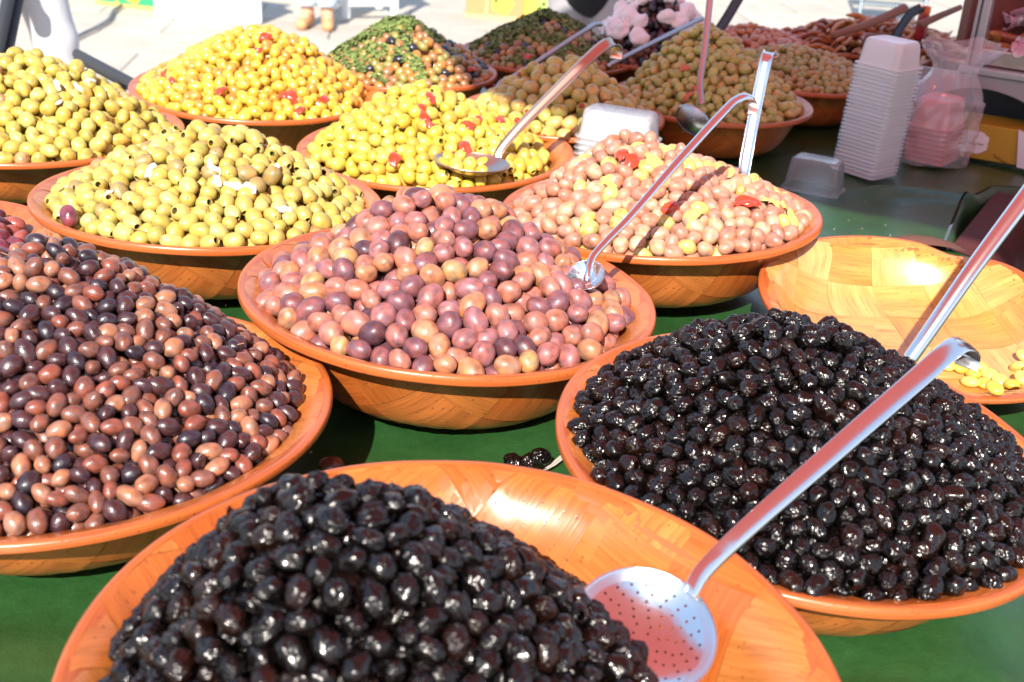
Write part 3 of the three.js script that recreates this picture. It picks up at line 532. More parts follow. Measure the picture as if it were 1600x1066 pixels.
{ // chopped herbs over the two mixed heaps
  const leaf = (() => { const g = new THREE.BufferGeometry(); g.setAttribute('position', new THREE.Float32BufferAttribute([-0.004, 0, 0, 0, 0.0012, -0.002, 0.0045, 0, 0, 0, 0.001, 0.0022], 3)); g.setIndex([0, 2, 1, 0, 3, 2]); g.computeVertexNormals(); return g; })();
  for (const [key, n, label] of [['herb_left', 5200, 'finely chopped green herbs strewn over the left herb heap'], ['herb_right', 7000, 'finely chopped green herbs strewn over the right herb heap']]) {
    const h = HB[key], m = std(1, 1, 1, 0.7, { side: THREE.DoubleSide }), im = new THREE.InstancedMesh(leaf, m, n), M = new THREE.Matrix4(); im.castShadow = im.receiveShadow = true; let i = 0, guard = 0;
    while (i < n && guard++ < 400000) {
      const a = rr(0, 6.28), q = Math.sqrt(rnd()) * h.base[2], x = q * Math.cos(a), z = q * Math.sin(a);
      const up = 1 - q / h.base[2];
      const want = noise(x * 22 + n, z * 22, 2) * 1.1 + up * 0.45 + (key === 'herb_left' ? -x * 4.5 - 0.10 : -x * 1.5 + 0.06);
      if (want < 0.15) continue;
      const nn = heapNormal(h, x, z).add(V(rr(-0.7, 0.7), rr(-0.2, 0.5), rr(-0.7, 0.7))).normalize();
      const qd = new THREE.Quaternion().setFromUnitVectors(V(0, 1, 0), nn).multiply(new THREE.Quaternion().setFromAxisAngle(V(0, 1, 0), rr(0, 6.28)));
      M.compose(V(x, heapY(h, x, z) + rr(-0.006, 0.005), z), qd, V(1, 1, 1).multiplyScalar(rr(0.7, 1.6))).premultiply(BOWLS[key].m);
      im.setMatrixAt(i, M); const k = rr(0.6, 1.3); im.setColorAt(i, new THREE.Color().setRGB(0.15 * k, 0.21 * k, 0.05 * k)); i++;
    }
    im.count = i; im.name = numbered('chopped_herbs'); scene.add(im); tag(im, label, 'herbs', null, 'stuff');
  }
}
{ // olives that rolled off
  const put = (name, geo, m, px, py, y, L, D, label) => { const p = onY(px, py, y + D * 0.46), o = mesh(name, geo, m); o.position.copy(p); o.quaternion.setFromUnitVectors(V(0, 1, 0), V(rr(-1, 1), 0.1, rr(-0.4, 0.4)).normalize()); o.scale.set(D / 2, L / 2, D / 2); tag(o, label, 'olive'); return o; };
  put('brown_olive', GEO.smooth[0], std(0.16, 0.05, 0.03, 0.28, { clearcoat: 0.5 }), 517, 727, TB, 0.022, 0.017, 'single brown olive fallen on the cloth left of the front bowl').material.vertexColors = true;
  put('black_olive', GEO.black[1], oliveMat('black', 0), 803, 724, TB, 0.022, 0.017, 'fallen black olive lying leftmost of three on the green cloth');
  put('black_olive', GEO.black[4], oliveMat('black', 1), 829, 722, TB, 0.022, 0.017, 'fallen brownish black olive between two others on the green cloth');
  put('black_olive', GEO.black[6], oliveMat('black', 0), 845, 714, TB + 0.008, 0.020, 0.016, 'fallen black olive resting on its neighbour, rightmost of three on the cloth');
  const a = onHeap('pitted_green', 110, 344), b = onHeap('pitted_green', 70, 331);
  for (const [q, l] of [[a, 'stray purple olive among the pitted green olives, front left'], [b, 'stray purple olive on the left rim of the pitted green bowl']]) { const o = mesh('purple_olive', GEO.smooth[2], oliveMat('purple', 0, 0.6)); o.position.copy(q.p).addScaledVector(q.n, 0.006); o.quaternion.setFromUnitVectors(V(0, 1, 0), V(rr(-1, 1), rr(-0.5, 0.5), 0.3).normalize()); o.scale.set(0.0098, 0.0125, 0.0098); tag(o, l, 'olive'); }
  const st = mesh('paper_strip', scrap(0.06, 0.006, 0.0012, 4, 0.02), std(0.42, 0.38, 0.32, 0.8)); st.position.copy(onY(874, 713, TB + 0.004)); st.rotation.y = 0.9; tag(st, 'thin grey strip lying on the cloth beside the fallen black olives', 'strip');
  const lf = mesh('dried_leaf', scrap(0.026, 0.008, 0.0008, 7, 0.25), std(0.10, 0.03, 0.02, 0.5)); const q = onHeap('black_front', 372, 830); lf.position.copy(at(358, 812, 0.70)); lf.quaternion.setFromUnitVectors(V(1, 0, 0), V(0.1, 1, 0.15).normalize()); tag(lf, 'small dark leaf sticking up at the left of the front black olives', 'leaf');
}
{ // lupin beans in the empty bowl
  const g = new THREE.SphereGeometry(0.0105, 14, 10); g.scale(1, 0.55, 0.82); const ms = [std(0.66, 0.42, 0.06, 0.3), std(0.70, 0.50, 0.12, 0.3)];
  for (const [x, y] of [[1510, 566], [1530, 578], [1545, 590], [1520, 590], [1500, 580], [1490, 565], [1562, 600], [1590, 578], [1597, 596], [1580, 606], [1515, 602], [1537, 604], [1470, 552], [1505, 548], [1484, 548], [1610, 585], [1620, 600], [1553, 612], [1480, 575], [1640, 592], [1600, 562]]) { const o = mesh('lupin_bean', g, ms[Math.floor(rr(0, 2))]); o.position.copy(onBowl(EMPTY, x, y)).add(V(0, 0.004, 0)); o.rotation.set(rr(-0.35, 0.35), rr(0, 6), rr(-0.35, 0.35)); tag(o, 'flat yellow lupin bean lying in the nearly empty bowl', 'bean', 'lupin beans in the nearly empty bowl'); }
}

{ // crumbs and drops of brine dried on the cloth
  const n = 260, g = new THREE.IcosahedronGeometry(0.0011, 0), im = new THREE.InstancedMesh(g, std(1, 1, 1, 0.7), n), M = new THREE.Matrix4(); rnd = mulberry(5);
  for (let i = 0; i < n; i++) { let x = rr(-0.8, 0.9), z = rr(-2.0, -0.45); if (!inside(x, z)) { x = 0; z = -0.8; } M.compose(V(x, TB + clothY(x, z) + 0.0006, z), new THREE.Quaternion().setFromEuler(new THREE.Euler(rr(0, 6), rr(0, 6), 0)), V(rr(0.5, 2), rr(0.4, 0.8), rr(0.5, 1.6))); im.setMatrixAt(i, M); const k = rr(0.2, 1); im.setColorAt(i, new THREE.Color().setRGB(0.55 * k, 0.42 * k, 0.25 * k)); }
  im.name = numbered('crumbs'); im.castShadow = im.receiveShadow = true; scene.add(im); tag(im, 'pale crumbs scattered over the green oilcloth between the bowls', 'crumbs', null, 'stuff');
}

// ------------------------------------------------------------------ ladles and skimmers
const toCam = (p) => camera.position.clone().sub(p).normalize();
function strap(points, w, t, wEnd = w, segs = 60, convex = 0, roll) { // a flat handle that turns its face to where the points are seen from
  const c = new THREE.CatmullRomCurve3(points, false, 'centripetal'), mid = c.getPointAt(0.4), tan = c.getTangentAt(0.4), side = toCam(mid).add(V(0, 0.5, 0)).normalize().cross(tan).normalize();
  return sweep(c, convex ? [...Array(15)].map((_, i) => [w / 2 * Math.cos(i / 14 * Math.PI), t * convex * Math.sin(i / 14 * Math.PI)]).concat([[-w * 0.45, -t * 0.3], [w * 0.45, -t * 0.3]]) : strapProfile(w, t), side, (q) => { const k = 1 + (wEnd / w - 1) * q; return [k, 1]; }, segs, roll);
}
function rod(points, r, segs = 40) { return sweep(new THREE.CatmullRomCurve3(points, false, 'centripetal'), circleProfile(r), V(0.3, 1, 0.2), undefined, segs); }
function dishGeometry(R, depth, holes, ry = 1) { // a shallow dish; with holes it is a real sieve made of ring-shaped cells
  const pos = [], idx = []; const hAt = (r) => -depth * (1 - Math.pow(Math.min(r / R, 1), 2));
  const add = (x, z, dy = 0) => { pos.push(x, hAt(Math.hypot(x, z)) + dy, z * ry); return pos.length / 3 - 1; };
  const rings = holes ? 8 : 8, dr = R * (holes ? 0.86 : 1) / rings;
  for (let k = 0; k < rings; k++) {
    const n = Math.max(6, Math.round(6.28318 * (k + 0.5) * dr / dr));
    for (let c = 0; c < n; c++) {
      const a0 = c / n * 6.28318 + k * 0.2, a1 = a0 + 6.28318 / n, r0 = k * dr, r1 = r0 + dr, rm = (r0 + r1) / 2, am = (a0 + a1) / 2;
      const B = []; for (let i = 0; i < 3; i++) B.push([r0, a0 + (a1 - a0) * i / 3]); for (let i = 0; i < 3; i++) B.push([r0 + dr * i / 3, a1]); for (let i = 0; i < 3; i++) B.push([r1, a1 + (a0 - a1) * i / 3]); for (let i = 0; i < 3; i++) B.push([r1 - dr * i / 3, a0]);
      const o = B.map(([r, a]) => add(r * Math.cos(a), r * Math.sin(a)));
      if (holes && k > 0 && (k + c) % 2 === 0) {
        const hr = dr * 0.19, cx = rm * Math.cos(am), cz = rm * Math.sin(am);
        const near = B.map(([r, a]) => { const x = r * Math.cos(a) - cx, z = r * Math.sin(a) - cz, l = Math.hypot(x, z); return add(cx + x / l * hr, cz + z / l * hr); });
        for (let i = 0; i < 12; i++) { const j = (i + 1) % 12; idx.push(o[i], near[i], o[j], o[j], near[i], near[j]); }
      } else { const m = add(rm * Math.cos(am), rm * Math.sin(am)); for (let i = 0; i < 12; i++) idx.push(o[i], m, o[(i + 1) % 12]); }
    }
  }
  const g = new THREE.BufferGeometry(); g.setAttribute('position', new THREE.Float32BufferAttribute(pos, 3)); g.setIndex(idx);
  const w = mergeVertices(g, 1e-5); w.computeVertexNormals(); return w;
}
function dishRim(R, depth, ry, from) { const l = []; for (let i = 0; i <= 6; i++) { const r = R * (from + (1.0 - from) * i / 6); l.push([r, -depth * (1 - Math.pow(Math.min(r / R, 1), 2))]); } l.push([R * 1.012, 0.0008], [R * 1.035, 0.0002], [R * 1.03, -0.0014], [R * 0.99, -0.0022]); const g = lathe(l, 64); g.scale(1, 1, ry); return g; }
function utensil(name, label, category, { dish, R, depth = 0.012, holes = false, normal, ry = 1, handle, w, t = 0.0022, wEnd, round, convex = 0, roll, material = steel, turn = 0, grp }) {
  const o = group(name, dish || handle[0]); tag(o, label, category, grp);
  if (dish) {
    const q = new THREE.Quaternion().setFromUnitVectors(V(0, 1, 0), normal.clone().normalize()).multiply(new THREE.Quaternion().setFromAxisAngle(V(0, 1, 0), turn));
    const d = mesh(holes ? 'perforated_disc' : 'dish', dishGeometry(R, depth, holes, ry), material.clone(), o); d.material.side = THREE.DoubleSide; d.quaternion.copy(q);
    const r = mesh('dish_rim', dishRim(R, depth, ry, holes ? 0.86 : 0.97), d.material, o); r.quaternion.copy(q);
  }
  const pts = handle.map((p) => p.clone().sub(o.position));
  if (round) mesh('handle', rod(pts, round), material, o);
  else { const g = strap(handle, w, t, wEnd, 60, convex, roll); g.translate(-o.position.x, -o.position.y, -o.position.z); mesh('handle', g, material, o); }
  return o;
}
const brushed = dataTex(128, 512, (u, v) => 0.5 + 0.3 * noise(u * 3, v * 160, 1) + 0.2 * noise(u * 9, v * 40, 2)); brushed.repeat.set(1, 6);
const handleSteel = std(0.78, 0.78, 0.79, 0.17, { metalness: 1, bumpMap: brushed, bumpScale: 0.00004 });
utensil('skimmer', 'steel skimmer with a round perforated disc lying on the front black olives', 'skimmer', {
  dish: onY(1006, 985, 0.985), R: 0.0415, depth: 0.013, holes: true, normal: V(0.02, 1, 0.40), handle: [at(1078, 930, 0.695), at(1092, 902, 0.70), at(1118, 872, 0.708), at(1160, 832, 0.716), at(1300, 708, 0.757), at(1440, 586, 0.822), at(1480, 551, 0.845), at(1501, 538, 0.860), at(1515, 543, 0.872), at(1516, 557, 0.878), at(1509, 574, 0.877)], w: 0.0112, wEnd: 0.0170, convex: 0.85, roll: (t) => 0.55 * Math.pow(1 - t, 1.2), material: handleSteel });
utensil('spoon', 'long bright steel handle standing up out of the black olives at the right edge', 'spoon', {
  handle: [at(1418, 566, 1.055), at(1440, 535, 1.055), at(1520, 420, 1.06), at(1600, 312, 1.07), at(1700, 178, 1.085), at(1720, 160, 1.09), at(1725, 175, 1.09)], w: 0.0135, t: 0.0032, convex: 1.8, wEnd: 0.0185, material: handleSteel });
{ const q = onHeap('rosy_centre', 906, 440), d = toPixel(q.p)[2];
  utensil('ladle', 'small steel ladle with a hooked handle lying on the rosy olives', 'ladle', {
    dish: q.p.clone().addScaledVector(q.n, 0.011).add(V(0, 0, 0.006)), R: 0.018, depth: 0.011, normal: V(-0.3, 1, 0.55), handle: [at(917, 441, d - 0.012), at(919, 424, d - 0.010), at(925, 404, d - 0.004), at(945, 380, d + 0.005), at(980, 344, d + 0.02), at(1060, 252, d + 0.065), at(1130, 176, d + 0.105), at(1150, 157, d + 0.12), at(1168, 151, d + 0.13), at(1177, 160, d + 0.138), at(1176, 178, d + 0.136)], w: 0.0072, wEnd: 0.0108, convex: 1.6, material: handleSteel }); }
utensil('ladle', 'steel ladle with a flat upright handle stuck behind the pale pink olives', 'ladle', {
  dish: at(1184, 297, 1.50), R: 0.028, depth: 0.012, normal: V(0.1, 1, 0.1), handle: [at(1158, 294, 1.49), at(1162, 270, 1.49), at(1172, 215, 1.49), at(1187, 140, 1.485), at(1199, 88, 1.48), at(1203, 83, 1.49), at(1209, 92, 1.50)], w: 0.0145, wEnd: 0.0155, material: handleSteel });
utensil('ladle', 'steel ladle half sunk in the bright yellow olives, hooked handle to the right', 'ladle', {
  dish: onHeap('lemon_yellow', 737, 266).p.add(V(0, 0.013, 0.004)), R: 0.050, depth: 0.018, normal: V(0.05, 1, 0.05), ry: 0.75, handle: [at(776, 256, 1.62), at(779, 240, 1.62), at(800, 212, 1.625), at(860, 150, 1.64), at(935, 78, 1.66), at(950, 68, 1.665), at(960, 68, 1.675), at(964, 80, 1.685), at(962, 92, 1.685)], w: 0.0115, wEnd: 0.0175, material: std(0.58, 0.49, 0.42, 0.3, { metalness: 1 }) });
utensil('skimmer', 'perforated steel skimmer standing upright in the shaded small green olives', 'skimmer', {
  dish: at(1083, 188, 1.86), R: 0.030, depth: 0.010, holes: true, normal: V(0.5, 0.3, -0.85), ry: 0.8, handle: [at(1096, 163, 1.85), at(1094, 130, 1.86), at(1102, 70, 1.87), at(1111, -20, 1.88), at(1113, -50, 1.88)], w: 0.0095, wEnd: 0.011, material: steelDull });
utensil('spoon', 'thin dark round spoon handle rising from the herb heaps', 'spoon', { handle: [at(774, 146, 2.08), at(781, 130, 2.08), at(800, 121, 2.09), at(912, 49, 2.16), at(930, 38, 2.18), at(942, 40, 2.19), at(941, 54, 2.19)], round: 0.0042, material: steelDull });
utensil('spoon', 'thin dark round spoon handle lying over the garlic topped dark olives', 'spoon', { handle: [at(950, 104, 2.22), at(968, 94, 2.23), at(1030, 62, 2.28), at(1092, 31, 2.34), at(1098, 29, 2.345)], round: 0.0048, material: steelDull });
utensil('spatula', 'dark flat handle slanting up at the back between the heaps', 'spatula', { handle: [at(1098, 92, 2.30), at(1110, 68, 2.32), at(1135, 30, 2.36), at(1170, -30, 2.42)], w: 0.018, t: 0.005, wEnd: 0.02, material: std(0.05, 0.04, 0.035, 0.45) });
utensil('spatula', 'dark flat handle slanting over the reddish dried strips', 'spatula', { handle: [at(1380, 86, 2.35), at(1396, 62, 2.38), at(1424, 22, 2.44), at(1440, 14, 2.46)], w: 0.017, t: 0.006, wEnd: 0.016, material: std(0.03, 0.025, 0.025, 0.45) });
const woodSpoon = std(0.24, 0.09, 0.04, 0.6);
utensil('wooden_spoon', 'brown wooden spoon lying over the dried strips, leftmost', 'spoon', { handle: [at(1300, 56, 2.5), at(1345, 42, 2.53), at(1385, 26, 2.57), at(1415, 12, 2.6)], w: 0.016, t: 0.006, wEnd: 0.022, convex: 1.2, material: woodSpoon });
utensil('wooden_spoon', 'brown wooden spoon pointing right towards the metal post', 'spoon', { handle: [at(1436, 40, 2.48), at(1462, 28, 2.5), at(1500, 12, 2.54)], w: 0.018, t: 0.006, wEnd: 0.012, convex: 1.2, material: woodSpoon });

// ------------------------------------------------------------------ plastic tubs, bag, carton and the display counter in the shade
function tubGeometry(a, b, h, ribs = 1) { // upside-down tray with a flange and fluted walls
  const n = 112, pos = [], idx = [];
  const outline = (s, k) => { // rounded rectangle, k = inset
    const A = a / 2 - k, B = b / 2 - k, r = 0.010, per = [[A - r, B - r, 0], [-(A - r), B - r, 1], [-(A - r), -(B - r), 2], [A - r, -(B - r), 3]]; const q = s * 4, c = Math.floor(q) % 4, f = q - Math.floor(q);
    const [cx, cz, w] = per[c], nx = per[(c + 1) % 4];
    if (f < 0.3) { const an = (w + f / 0.3) * Math.PI / 2; return [cx + r * Math.cos(an), cz + r * Math.sin(an)]; }
    const an = (w + 1) * Math.PI / 2, t = (f - 0.3) / 0.7; return [cx + r * Math.cos(an) + (nx[0] - cx) * t, cz + r * Math.sin(an) + (nx[1] - cz) * t];
  };
  const rows = [[-0.0050, 0.0026], [-0.0050, 0], [-0.004, 0.0010], [-0.001, 0.0010], [0, 0.003], [0.0012, h * 0.35], [0.0026, h * 0.7], [0.0042, h - 0.003], [0.006, h], [0.010, h + 0.0002], [0.016, h - 0.0012]];
  rows.forEach(([k, y], i) => { for (let j = 0; j < n; j++) { const fl = i >= 4 && i <= 7 ? (j % 2 ? 0.0007 : -0.0007) * ribs : 0; const [x, z] = outline(j / n, k + fl); pos.push(x, y, z); } });
  const R = rows.length; for (let i = 0; i < R - 1; i++) for (let j = 0; j < n; j++) { const p = i * n + j, q = i * n + (j + 1) % n; idx.push(p, p + n, q, q, p + n, q + n); }
  const c = pos.length / 3; pos.push(0, h - 0.0012, 0); for (let j = 0; j < n; j++) idx.push((R - 1) * n + j, c, (R - 1) * n + (j + 1) % n);
  const g = new THREE.BufferGeometry(); g.setAttribute('position', new THREE.Float32BufferAttribute(pos, 3)); g.setIndex(idx); g.computeVertexNormals(); return g;
}
const clearPlastic = std(0.93, 0.93, 0.94, 0.12, { transmission: 0.9, thickness: 0, side: THREE.DoubleSide });
const milkyPlastic = std(0.94, 0.93, 0.93, 0.34, { transmission: 0.42, thickness: 0, side: THREE.DoubleSide });
function heightFor(base, py) { let lo = 0, hi = 1; for (let i = 0; i < 30; i++) { const m = (lo + hi) / 2; toPixel(base.clone().setY(base.y + m))[1] > py ? lo = m : hi = m; } return lo; }
function tubStack(L, F, R, topPy, pitch, label, grp, lean, m, n0 = !!grp) {
  const c = L.clone().add(R).multiplyScalar(0.5), a = L.distanceTo(F), b = F.distanceTo(R), turn = -Math.atan2(F.z - L.z, F.x - L.x);
  const h = heightFor(F, topPy), th = n0 ? 0.042 : 0.05, n = Math.max(1, Math.round((h - th) / pitch) + 1), g = tubGeometry(a - 0.010, b - 0.010, th);
  let first; for (let i = 0; i < n; i++) {
    const o = first ? first.clone() : mesh('plastic_tub', g, m); if (first) { o.name = numbered('plastic_tub'); scene.add(o); } first = first || o;
    o.position.set(c.x + lean[0] * i * pitch + rr(-0.0006, 0.0006), TB + 0.004 + i * pitch, c.z + lean[1] * i * pitch + rr(-0.0006, 0.0006)); o.rotation.y = turn + rr(-0.012, 0.012);
    tag(o, i === n - 1 && n > 1 ? label.replace('ribbed tub in', 'topmost ribbed tub of') : label, 'tub', n > 1 ? grp : undefined);
  }
  return first;
}
rnd = mulberry(12);
tubStack(onY(1298, 266, TB), onY(1365, 288, TB), onY(1400, 276, TB), 74, 0.0064, 'milky plastic ribbed tub in the tall leaning stack', 'tubs in the tall stack', [0.05, 0.0], milkyPlastic);
tubStack(onY(1214, 297, TB), onY(1304, 315, TB), onY(1326, 300, TB), 264, 0.009, 'single clear plastic tub upside down in front of the tall stack', null, [0, 0], clearPlastic);
{ const L = V(0.072, TB, -1.715), F = V(0.182, TB, -1.67), R = V(0.207, TB, -1.735); tubStack(L, F, R, 196, 0.0085, 'clear plastic ribbed tub in the low stack behind the pink olives', 'tubs in the low stack', [0, 0], std(0.93, 0.93, 0.94, 0.22, { transmission: 0.8, thickness: 0, side: THREE.DoubleSide })); }
{ // knotted bag of tubs
  const p = onY(1452, 252, TB), bag = group('plastic_bag', V(p.x, TB, p.z)); tag(bag, 'thin clear plastic bag of pinkish tubs standing right of the tall stack', 'plastic bag');
  const H = heightFor(p, 66), film = std(0.97, 0.94, 0.95, 0.14, { transmission: 0.82, thickness: 0, side: THREE.DoubleSide });
  const prof = (v) => v < 0.55 ? 0.060 * (0.93 + 0.12 * Math.sin(v * 5)) : v < 0.78 ? 0.060 + (0.036 - 0.060) * smooth(0.55, 0.78, v) : 0.036 + 0.034 * smooth(0.78, 1, v);
  mesh('film', sheet(64, 48, (u, v) => { const a = u * 6.28318, k = prof(v) * (1 + 0.16 * noise(Math.cos(a) * 2.6, Math.sin(a) * 2.6 + v * 3, v * 5) + 0.09 * noise(Math.cos(a) * 7, Math.sin(a) * 7, v * 9)); const sq = 1 / Math.max(Math.abs(Math.cos(a)), Math.abs(Math.sin(a))), w = v < 0.55 ? Math.min(1.18, sq) : 1; return V(Math.cos(a) * k * w + 0.018 * v * v, Math.max(0.002, v * H + 0.012 * noise(a * 1.5, v * 3, 2) * v), Math.sin(a) * k * w * 0.8); }), film, bag);
  const inner = tubGeometry(0.078, 0.066, 0.05), pinkTub = std(0.86, 0.42, 0.42, 0.35, { transmission: 0.35, thickness: 0, side: THREE.DoubleSide });
  for (let i = 0; i < 8; i++) { const o = mesh('plastic_tub', inner, pinkTub); o.position.set(p.x, TB + 0.006 + i * 0.0085, p.z); o.rotation.y = 0.9; tag(o, 'pinkish plastic tub stacked inside the clear plastic bag', 'tub', 'pinkish tubs inside the plastic bag'); }
}
{ // yellow carton
  const A = onY(1486, 246, TB), Bq = onY(1588, 263, TB), d = Bq.clone().sub(A), len = d.length(), hgt = heightFor(Bq, 208), box = group('yellow_carton', A.clone().add(Bq).multiplyScalar(0.5), -Math.atan2(d.z, d.x));
  tag(box, 'low golden yellow cardboard box with a white label, under the arched counter', 'cardboard box');
  const ym = std(0.42, 0.25, 0.012, 0.55), white = std(0.75, 0.73, 0.74, 0.6);
  const b = new RoundedBoxGeometry(len, hgt, 0.09, 2, 0.003); b.translate(0, hgt / 2 + 0.004, -0.045); mesh('carton', b, ym, box);
  const sh = new THREE.Shape(); const N = 72; for (let i = 0; i <= N; i++) { const a = i / N * 6.2832, r = 1 + 0.07 * Math.abs(Math.sin(a * 4)); const x = 0.027 * r * Math.sign(Math.cos(a)) * Math.pow(Math.abs(Math.cos(a)), 0.7), y = 0.019 * r * Math.sign(Math.sin(a)) * Math.pow(Math.abs(Math.sin(a)), 0.7); i ? sh.lineTo(x, y) : sh.moveTo(x, y); }
  const lab = new THREE.ExtrudeGeometry(sh, { depth: 0.0006, bevelEnabled: false }); lab.translate(-len * 0.24, hgt * 0.48 + 0.004, 0.0008); mesh('label', lab, white, box);
  // hand-written line on the label and the dark script near the lower edge: strokes too blurred in the photograph to read
  const ink = std(0.10, 0.08, 0.09, 0.7), ink2 = std(0.04, 0.03, 0.02, 0.7);
  const scribble = (x, y, w, h, n, slope) => rod(Array.from({ length: n }, (_, i) => V(x + w * i / (n - 1), y + slope * w * i / (n - 1) + (i % 2 ? h : -h) * (0.5 + 0.5 * Math.abs(Math.sin(i * 2.3))), 0.0018)), 0.0004, 90);
  mesh('handwriting', scribble(-len * 0.29, hgt * 0.5, 0.026, 0.0022, 14, 0.02), ink, box);
  mesh('script', scribble(len * 0.12, hgt * 0.26, 0.032, 0.003, 13, -0.42), ink2, box);
  const flap = new THREE.Shape([new THREE.Vector2(0, 0), new THREE.Vector2(0.045, 0), new THREE.Vector2(0.05, hgt * 0.75), new THREE.Vector2(-0.012, hgt * 1.02)]);
  const fg = new THREE.ExtrudeGeometry(flap, { depth: 0.002, bevelEnabled: false }); fg.rotateY(-0.35); fg.translate(len / 2 + 0.001, 0.004, 0.006); mesh('flap', fg, white, box);
}
const D1 = V(0.854, 0, 0.52).normalize(), N1 = V(-0.52, 0, 0.854).normalize();
{ // grey counter with an arched opening
  const P0 = onY(1412, 226, TB); const cnt = group('display_counter', P0.clone(), -Math.atan2(D1.z, D1.x)); tag(cnt, 'grey metal display counter with an arched opening and a steel ledge', 'counter');
  const hp = heightFor(P0.clone().addScaledVector(D1, 0.09), 116), grey = std(0.34, 0.31, 0.31, 0.42, { metalness: 0.2 });
  const L = 0.75, sh = new THREE.Shape([new THREE.Vector2(0, 0), new THREE.Vector2(0.012, 0), new THREE.Vector2(0.012, hp * 0.25)]);
  const cx = 0.118, rx = 0.106, ry = hp * 0.62; for (let i = 1; i <= 40; i++) { const a = Math.PI - i / 40 * Math.PI; sh.lineTo(cx + rx * Math.cos(a) * (a < 1.57 ? 1.35 : 1), hp * 0.25 + ry * Math.sin(a)); } sh.lineTo(cx + rx * 1.35, 0); sh.lineTo(L, 0); sh.lineTo(L, hp); sh.lineTo(0, hp);
  const pg = new THREE.ExtrudeGeometry(sh, { depth: 0.004, bevelEnabled: true, bevelSize: 0.0015, bevelThickness: 0.0015, bevelSegments: 2, curveSegments: 30 }); mesh('arched_panel', pg, grey, cnt);
  const back = new THREE.BoxGeometry(L - 0.01, hp - 0.01, 0.004); back.translate(L / 2, hp / 2, -0.12); mesh('back_panel', back, std(0.035, 0.03, 0.032, 0.6), cnt);
  const trim = new RoundedBoxGeometry(L - 0.07, 0.012, 0.30, 2, 0.002); trim.translate(L / 2 + 0.035, hp + 0.009, -0.138); mesh('ledge', trim, std(0.55, 0.53, 0.54, 0.3, { metalness: 0.7 }), cnt);
  const tray = new RoundedBoxGeometry(L - 0.09, 0.028, 0.012, 2, 0.003); tray.translate(0.09 + (L - 0.09) / 2, hp + 0.031, -0.02); mesh('tray_edge', tray, std(0.62, 0.58, 0.52, 0.25, { metalness: 0.9 }), cnt);
  const floor = new THREE.BoxGeometry(L - 0.09, 0.004, 0.24); floor.translate(0.09 + (L - 0.09) / 2, hp + 0.02, -0.15); mesh('tray_floor', floor, steelDull, cnt);
  const post = new RoundedBoxGeometry(0.024, 0.62, 0.024, 2, 0.003); post.translate(0.088, hp + 0.325, -0.02); mesh('post', post, std(0.42, 0.38, 0.38, 0.35, { metalness: 0.6 }), cnt);
  const groove = new THREE.BoxGeometry(0.003, 0.61, 0.003); groove.translate(0.084, hp + 0.32, -0.0075); mesh('groove', groove, darkMetal, cnt);
  // dried strips and crumpled printed bags on the counter's tray
  const onTray = (x, z, y = 0) => P0.clone().addScaledVector(D1, x).addScaledVector(N1, z).setY(TB + hp + 0.024 + y);
  const crumple = (name, label, c, w, h, seed, colf) => { const g = sheet(40, 30, (u, v) => V((u - 0.5) * w + 0.02 * noise(u * 4, v * 4, seed), 0.022 * noise(u * 3 + seed, v * 3, 1) + 0.016 * noise(u * 9, v * 7, seed) + 0.008 * noise(u * 20, v * 16, seed) + 0.012 * Math.sin(u * 3.1), (v - 0.5) * h + 0.02 * noise(u * 4, v * 4, seed + 5))); const col = [], uv = g.attributes.uv; for (let i = 0; i < uv.count; i++) col.push(...colf(uv.getX(i), uv.getY(i))); g.setAttribute('color', new THREE.Float32BufferAttribute(col, 3)); const m = std(1, 1, 1, 0.28, { side: THREE.DoubleSide }); m.vertexColors = true; const o = mesh(name, g, m); o.position.copy(c); o.rotation.set(0.35, -0.5, 0.05); tag(o, label, 'plastic bag'); };
  const pink = [0.52, 0.27, 0.33], blue = [0.06, 0.10, 0.34], wht = [0.62, 0.54, 0.54], redc = [0.42, 0.05, 0.09];
  crumple('carrier_bag', 'crumpled pink carrier bag with a blue patch on the counter edge', onTray(0.235, -0.05, 0.028), 0.17, 0.07, 3, (u, v) => Math.hypot((u - 0.62) * 1.5, v - 0.7) < 0.26 ? blue : noise(u * 5, v * 5, 2) > 0.25 ? wht : noise(u * 4, v * 6, 7) > 0.3 ? redc : pink);
  crumple('carrier_bag', 'crumpled pink and white carrier bag farther back on the counter', onTray(0.18, -0.15, 0.05), 0.15, 0.05, 6, (u, v) => noise(u * 5, v * 5, 12) > 0.12 ? wht : noise(u * 3, v * 5, 5) > 0.28 ? redc : pink);
  crumple('carrier_bag', 'whitish translucent carrier bag hanging at the top right corner', onTray(0.25, -0.12, 0.095), 0.12, 0.08, 8, (u, v) => noise(u * 4, v * 4, 3) > 0.1 ? wht : [0.5, 0.3, 0.28]);
  crumple('carrier_bag', 'blue and white printed bag high beside the metal post', onTray(0.13, -0.10, 0.165), 0.09, 0.05, 11, (u, v) => v > 0.6 ? [0.08, 0.16, 0.5] : wht);
  const bx = group('dark_crate', onTray(0.24, -0.22, 0)); tag(bx, 'dark red crate standing at the back of the counter', 'crate'); const cr = new RoundedBoxGeometry(0.44, 0.24, 0.05, 2, 0.006); cr.translate(0, 0.12, -0.04); mesh('crate_wall', cr, std(0.16, 0.03, 0.02, 0.6), bx); const crr = new RoundedBoxGeometry(0.46, 0.02, 0.07, 2, 0.005); crr.translate(0, 0.245, -0.04); mesh('crate_rim', crr, std(0.2, 0.035, 0.025, 0.5), bx);
}
